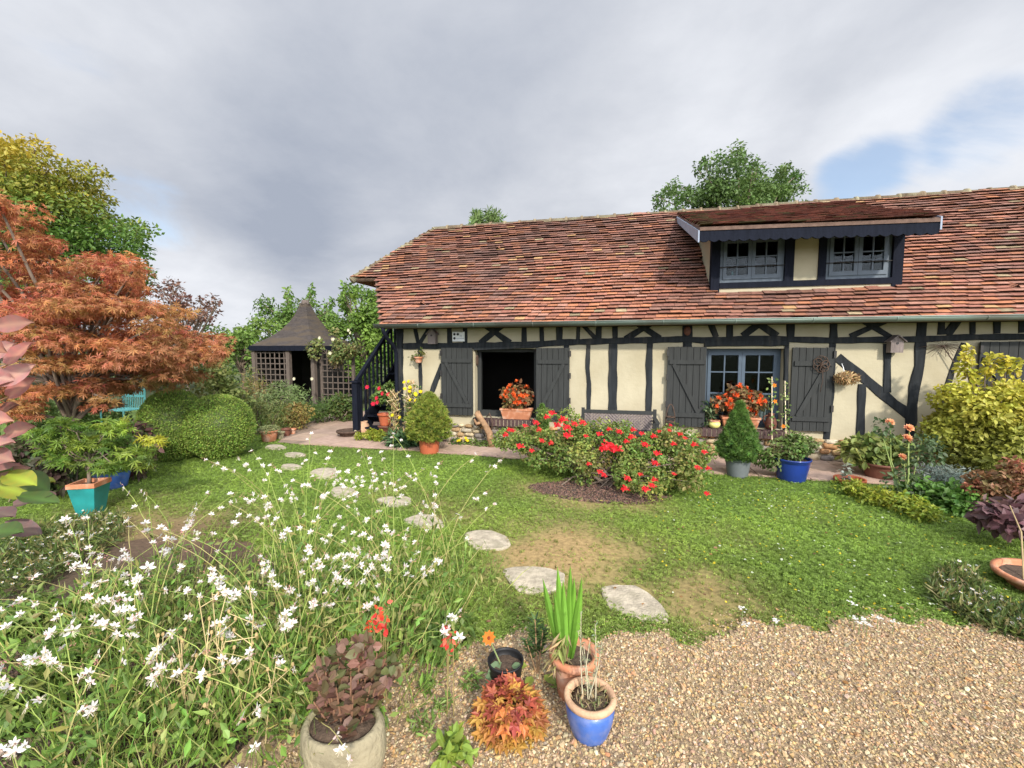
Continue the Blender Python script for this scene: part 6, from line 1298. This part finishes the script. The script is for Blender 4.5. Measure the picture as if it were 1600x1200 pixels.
# little yellow-green weed at the bottom, between stones
c = onZ(700, 1195); shrub('lime_weed', 'lime-green leafy weed in the gravel at the bottom edge', (c[0], c[1], .05), (.09, .07, .05), 8, (.025, .045), 90, T_OVATE, .05, [(.26, .34, .05), (.18, .28, .05)], 350, cat='weed', stems=0, up=.5)

# ---- smoke bush with big pink-brown leaves close at the left edge
rng = np.random.default_rng(360); dp = 1.45; t = thing('smoke_bush', 'smoke bush with big pinkish-brown leaves close at the left edge', 'shrub', groundxy(-70, dp)); mb = MB(); sm2 = MB()
LV = [(8, 470, -60), (22, 500, -10), (-8, 520, 20), (20, 545, -30), (38, 560, -50), (-5, 575, 10), (25, 590, -35), (5, 615, -60), (40, 610, -40), (-10, 645, 0), (20, 640, -30), (-6, 690, -15), (35, 668, -20), (10, 700, 10), (20, 730, -10), (-15, 450, -70), (-20, 600, 0), (-25, 540, -20), (-20, 700, 0), (0, 660, -80)]
for px, py, an in LV:
    d = dp + rng.uniform(-.1, .15); p = onD(px - 26, py + 10, d); a = R(-an); D = _rt * math.cos(a) + np.array([0, 0, 1]) * math.sin(a) + _fw * rng.normal(0, .25); mb.add_many(*T_BIG, p[None], D[None], (-_fw * rng.uniform(.5, 1) + np.array([rng.normal(0, .4), 0, rng.uniform(.1, .6)]))[None], np.array([[.10, .105 * rng.uniform(.8, 1.1), .12]]), (np.array([(.36, .15, .12), (.40, .19, .15), (.30, .13, .09), (.40, .21, .18)][rng.integers(0, 4)]) * rng.uniform(.7, 1.1) * BIGC)[None])
    sm2.tube([p, onD(-60, py + 40, d + .05)], [.0025, .003], 5, (.4, .2, .12), False)
for px, py, an, cidx in [(35, 742, 12, 0), (50, 755, -5, 0), (20, 760, 20, 0), (45, 790, -20, 1), (10, 800, 0, 1), (30, 820, 20, 1), (5, 745, -20, 2), (55, 775, 10, 2), (60, 740, 30, 2), (15, 830, -5, 2)]:
    p = onD(px - 25, py, dp + .1 + rng.uniform(-.05, .1)); a = R(-an); D = _rt * math.cos(a) + np.array([0, 0, 1]) * math.sin(a) + _fw * rng.normal(0, .2); mb.add_many(*T_BIG, p[None], D[None], (np.array([0, 0, 1.]) - _fw * .4 + rng.normal(0, .2, 3))[None], np.array([[.12, .12, .1]]), (np.array([(.26, .30, .04), (.17, .11, .10), (.07, .12, .03)][cidx]) * BIGC)[None])
sm2.tube([t.location + Vector((0, 0, 0)), onD(-65, 800, dp + .1), onD(-55, 640, dp + .1), onD(-50, 430, dp + .1)], [.014, .012, .009, .005], 8, (.3, .2, .14), False); sm2.build('stem', M['stem'], t, True); mb.build('foliage', M['leaf'], t, True)

# ---- daisy patches
def daisies(label, pxpoly, n, nl, seed, grp='daisy patches', hmax=.16):
    rng = np.random.default_rng(seed); P = []; xs_, ys_ = [q[0] for q in pxpoly], [q[1] for q in pxpoly]; poly = [G(*q)[:2] for q in pxpoly]; pa = np.array(poly); lo, hi = pa.min(0), pa.max(0)
    def inside(x, y):
        r_ = False; j = len(poly) - 1
        for i in range(len(poly)):
            if (poly[i][1] > y) != (poly[j][1] > y) and x < (poly[j][0] - poly[i][0]) * (y - poly[i][1]) / (poly[j][1] - poly[i][1]) + poly[i][0]: r_ = not r_
            j = i
        return r_
    while len(P) < n + nl:
        q = rng.uniform(lo, hi)
        if inside(*q): P.append(q)
    P = np.array(P); t = thing('daisy_patch', label, 'daisies', (*pa.mean(0), 0), grp); mb = MB(); L_ = np.column_stack([P[:nl], rng.random(nl) ** .8 * hmax * .8]); mb.add_many(*T_NARROW, L_, rdirs(rng, nl) + (0, 0, .5), rdirs(rng, nl), rng.uniform(.04, .09, nl), pick(rng, [(.10, .15, .035), (.16, .2, .05), (.07, .10, .03), (.22, .2, .08)], nl)); mb.build('foliage', M['leaf'], t)
    mb = MB(); F_ = np.column_stack([P[nl:], hmax * rng.uniform(.6, 1.1, n)]); up_ = np.array([0, 0, 1.]) + rng.normal(0, .25, (n, 3)); mb.add_many(*T_DAISY, F_, up_, rdirs(rng, n), rng.uniform(.009, .013, n), (.82, .80, .78)); o = mb.build('flowers', M['petal'], t, kind='stuff')
    mb = MB(); mb.add_many(ICO_V * (1, .5, 1), ICO_F, F_ + nrm(up_) * .0025, up_, rdirs(rng, n), .004, (.7, .5, .04)); mb.build('flower_centres', M['petal'], t, kind='stuff')
daisies('patch of tiny white daisies left of the white-flowered bed', [(0, 850), (60, 838), (150, 815), (200, 822), (190, 850), (120, 890), (60, 930), (0, 950), (-40, 900)], 150, 3800, 370)
daisies('patch of tiny white daisies in front of the terracotta dish', [(1455, 912), (1490, 893), (1520, 905), (1545, 945), (1600, 962), (1680, 975), (1680, 1030), (1560, 1000), (1500, 970), (1455, 945)], 95, 3400, 371, hmax=.10)
t = thing('white_yarrow', 'scattered heads of white yarrow where lawn meets gravel', 'flower', G(1350, 975)); mb = MB(); st_ = MB(); rng = np.random.default_rng(372); P = []
for px, py in [(1330, 942), (1335, 966), (1343, 972), (1355, 975), (1350, 968), (1372, 964), (1396, 971), (1160, 951), (1166, 975), (1212, 970)]:
    p = onZ(px, py, .10); st_.tube([p * (1, 1, 0), p], .002, 4, (.2, .25, .1), False)
    for k in range(14): P.append(p + rng.normal(0, .011, 3) * (1, 1, .3))
n = len(P); mb.add_many(*T_DAISY, np.array(P), np.array([0, 0, 1.]) + rng.normal(0, .2, (n, 3)), rdirs(rng, n), .006, (.83, .82, .78)); st_.build('stem', M['stem'], t, kind='stuff'); mb.build('flowers', M['petal'], t, kind='stuff')

# ---- fallen petals and mulch under the roses stay in the lawn sheet; now grass, clover, lawn flowers
rng = np.random.default_rng(400)
def lawn_pts(n, pw):
    out = []; tot = 0
    while tot < n:
        m = n * 3; x = rng.uniform(-8.5, 5.2, m); y = rng.uniform(-5.6, 1.6, m)
        d = np.hypot(x, y + 7.49); px, py = project(np.stack([x, y, np.zeros(m)], 1)); k = (px > -60) & (px < 1660) & (py < 1260)
        k &= (y > gravel_edge(x) - .05 * rng.random(m)) & (y < path_edge(x)) & ~in_bed(x, y) & ~rose_soil(x, y)
        k &= rng.random(m) < (2.6 / np.maximum(d, 2.6)) ** pw
        for poly, _ in STONES:
            P = np.array([onZ(a, b)[:2] for a, b in poly]); c = P.mean(0); r0 = (P - c); ang = np.arctan2(r0[:, 1], r0[:, 0]); rad = np.hypot(r0[:, 0], r0[:, 1]); o = np.argsort(ang)
            aa = np.arctan2(y - c[1], x - c[0]); k &= np.hypot(x - c[0], y - c[1]) > np.interp(aa, ang[o], rad[o], period=2 * math.pi) * .85
        k &= rng.random(m) > np.clip(dryness(x, y) * 1.45 - .12, 0, .93)
        out.append(np.stack([x[k], y[k], np.zeros(k.sum())], 1)); tot += k.sum()
    return np.concatenate(out)[:n]
def greens(P, n):
    dr = dryness(P[:, 0], P[:, 1])[:, None]; f = fbm(P[:, 0], P[:, 1], 77, 4, 2.5)[:, None]; g = np.array([.205, .31, .052]) * (1 + .4 * f) + np.array([.06, .045, 0]) * np.clip(f, 0, 1)
    return np.clip((g * (1 - .6 * dr) + np.array([.24, .21, .06]) * .6 * dr) * (1 + rng.normal(0, .22, (n, 1))), .01, 1)
mb = MB(); n = 46000; P = lawn_pts(n, 1.1); k = rng.integers(0, 4, n)
for i in range(4):
    q = P[k == i]; m = len(q); mb.add_many(*T_TUFTS[i], q, np.tile([0, 0, 1.], (m, 1)) + rng.normal(0, .2, (m, 3)), np.column_stack([rng.normal(size=(m, 2)), np.zeros(m)]), rng.uniform(.022, .05, m), greens(q, m))
n = 60000; P = lawn_pts(n, 1.5); mb.add_many(*T_CLOVER, P, np.tile([0, 0, 1.], (n, 1)) + rng.normal(0, .28, (n, 3)), np.column_stack([rng.normal(size=(n, 2)), np.zeros(n)]), np.stack([rng.uniform(.011, .02, n), rng.uniform(.02, .05, n), rng.uniform(.011, .02, n)], 1), greens(P, n) * 1.05)
mb.build('lawn_grass', M['leaf'], kind='stuff', label='short green grass and clover of the lawn', cat='grass')
mb = MB(); n = 900; P = lawn_pts(9000, 1.2); keep = (P[:, 0] > .4) & (rng.random(len(P)) < .18 + .5 * (fbm(P[:, 0], P[:, 1], 71, 3, 3) > .25)); P = P[keep][:n]; n = len(P)
mb.add_many(*T_DAISY, P + (0, 0, .035), np.tile([0, 0, 1.], (n, 1)) + rng.normal(0, .3, (n, 3)), rdirs(rng, n), rng.uniform(.005, .010, n), np.where((rng.random(n) < .55)[:, None], np.array([.72, .56, .04]), np.array([.62, .66, .52]))); mb.build('lawn_flowers', M['petal'], kind='stuff', label='tiny yellow and white flowers dotted in the lawn', cat='lawn flowers')
# mulch crumbs under the roses and in the bed
mb = MB(); n = 5200; a = rng.uniform(0, 6.283, n); q = np.sqrt(rng.random(n)); P = np.stack([ROSE_C[0] - .12 + .85 * q * np.cos(a), ROSE_C[1] - .30 + .39 * q * np.sin(a), np.full(n, .004)], 1); P2 = np.stack([rng.uniform(-3.3, -.75, n), rng.uniform(-6.5, -4.9, n), np.full(n, .004)], 1); P2 = P2[in_bed(P2[:, 0], P2[:, 1])]; P = np.concatenate([P, P2]); n = len(P)
mb.add_many(ICO_V * (1, .6, .5), ICO_F, P, rdirs(rng, n), rdirs(rng, n), rng.uniform(.006, .02, n), pick(rng, [(.13, .075, .055), (.09, .055, .04), (.18, .11, .08), (.05, .035, .03)], n)); mb.build('bark_mulch', M['mulch'], kind='stuff', label='dark crumbly bark mulch under the roses and flowers', cat='mulch')

# ---- gravel: every near pebble is a stone of its own shape
n = 150000; x = rng.uniform(-1.5, 5.0, n); y = rng.uniform(-6.7, -4.2, n); px, py = project(np.stack([x, y, np.zeros(n)], 1)); ge = gravel_edge(x); soft = rng.random(n) < np.exp(-np.clip(y - ge, 0, 1) * 14)
k = ((y < ge) | soft) & (px > 380) & (px < 1680) & (py < 1270) & (x > -1.3 - .1 * rng.random(n)); x, y = x[k], y[k]; n = len(x); sv = ICO_V * (1, .75, .55)
S = np.exp(rng.normal(math.log(.0050), .38, n)).clip(.003, .017); P = np.stack([x, y, .022 + .008 * fbm(x, y, 4, 4, 5) + S * .3 - .012 * (y > gravel_edge(x))], 1)
D = rng.normal(size=(n, 3)) * (1, 1, .35); Nn = np.array([0, 0, 1.]) + rng.normal(0, .35, (n, 3)); V0 = sv * (1 + np.random.default_rng(1).normal(0, .12, (12, 1)))
mb = MB(); vi = rng.integers(0, 5, n)
for i in range(5):
    q = vi == i; Vt = sv[:, [0, 1, 2]] * (1 + np.random.default_rng(i).normal(0, .16, (12, 1))); mb.add_many(Vt, ICO_F, P[q], D[q], Nn[q], np.stack([S[q] * rng.uniform(.8, 1.3, q.sum()), S[q], S[q]], 1), pick(rng, [(.43, .31, .175), (.47, .355, .215), (.38, .265, .145), (.43, .33, .19), (.52, .42, .285), (.37, .235, .11), (.27, .195, .12), (.42, .26, .115), (.31, .24, .165), (.40, .285, .155)], int(q.sum()), .14))
mb.build('gravel', M['pebble'], kind='stuff', label='loose tan and white gravel of the drive', cat='gravel', smooth=False)

# fallen leaves on drive and lawn, small weeds along the gravel edge
rng = np.random.default_rng(420); mb = MB(); n = 150; x = rng.uniform(-1.0, 3.4, n); y = rng.uniform(-6.2, -2.6, n); z = np.where(y < gravel_edge(x), .036, .032)
mb.add_many(*T_OVATE, np.stack([x, y, z], 1), np.column_stack([rng.normal(size=(n, 2)), np.zeros(n)]), np.array([0, 0, 1.]) + rng.normal(0, .3, (n, 3)), rng.uniform(.015, .036, n), pick(rng, [(.32, .17, .06), (.24, .12, .05), (.40, .26, .08), (.18, .10, .05)], n)); mb.build('fallen_leaves', M['leaf'], kind='stuff', label='small dry fallen leaves lying on gravel and grass', cat='fallen leaves')
for i, (px, py, r_, lb) in enumerate([(668, 1085, .05, 'tiny green weed sprig between trough and orange foliage'), (690, 1120, .06, 'green weed tuft in the gravel left of the orange foliage'), (735, 1075, .045, 'small green weed beside the black pot'), (655, 1150, .05, 'small weed right of the stone trough'), (880, 1085, .035, 'tiny weed between blue pot and orange foliage')]):
    c = G(px, py); shrub('gravel_weed', lb, (c[0], c[1], .045), (r_, r_, .04), 5, (.02, .03), 70, T_NARROW, .045, [(.16, .27, .06), (.24, .33, .08), (.12, .2, .04)], 430 + i, 'weeds growing in the gravel', 'weed', stems=0)
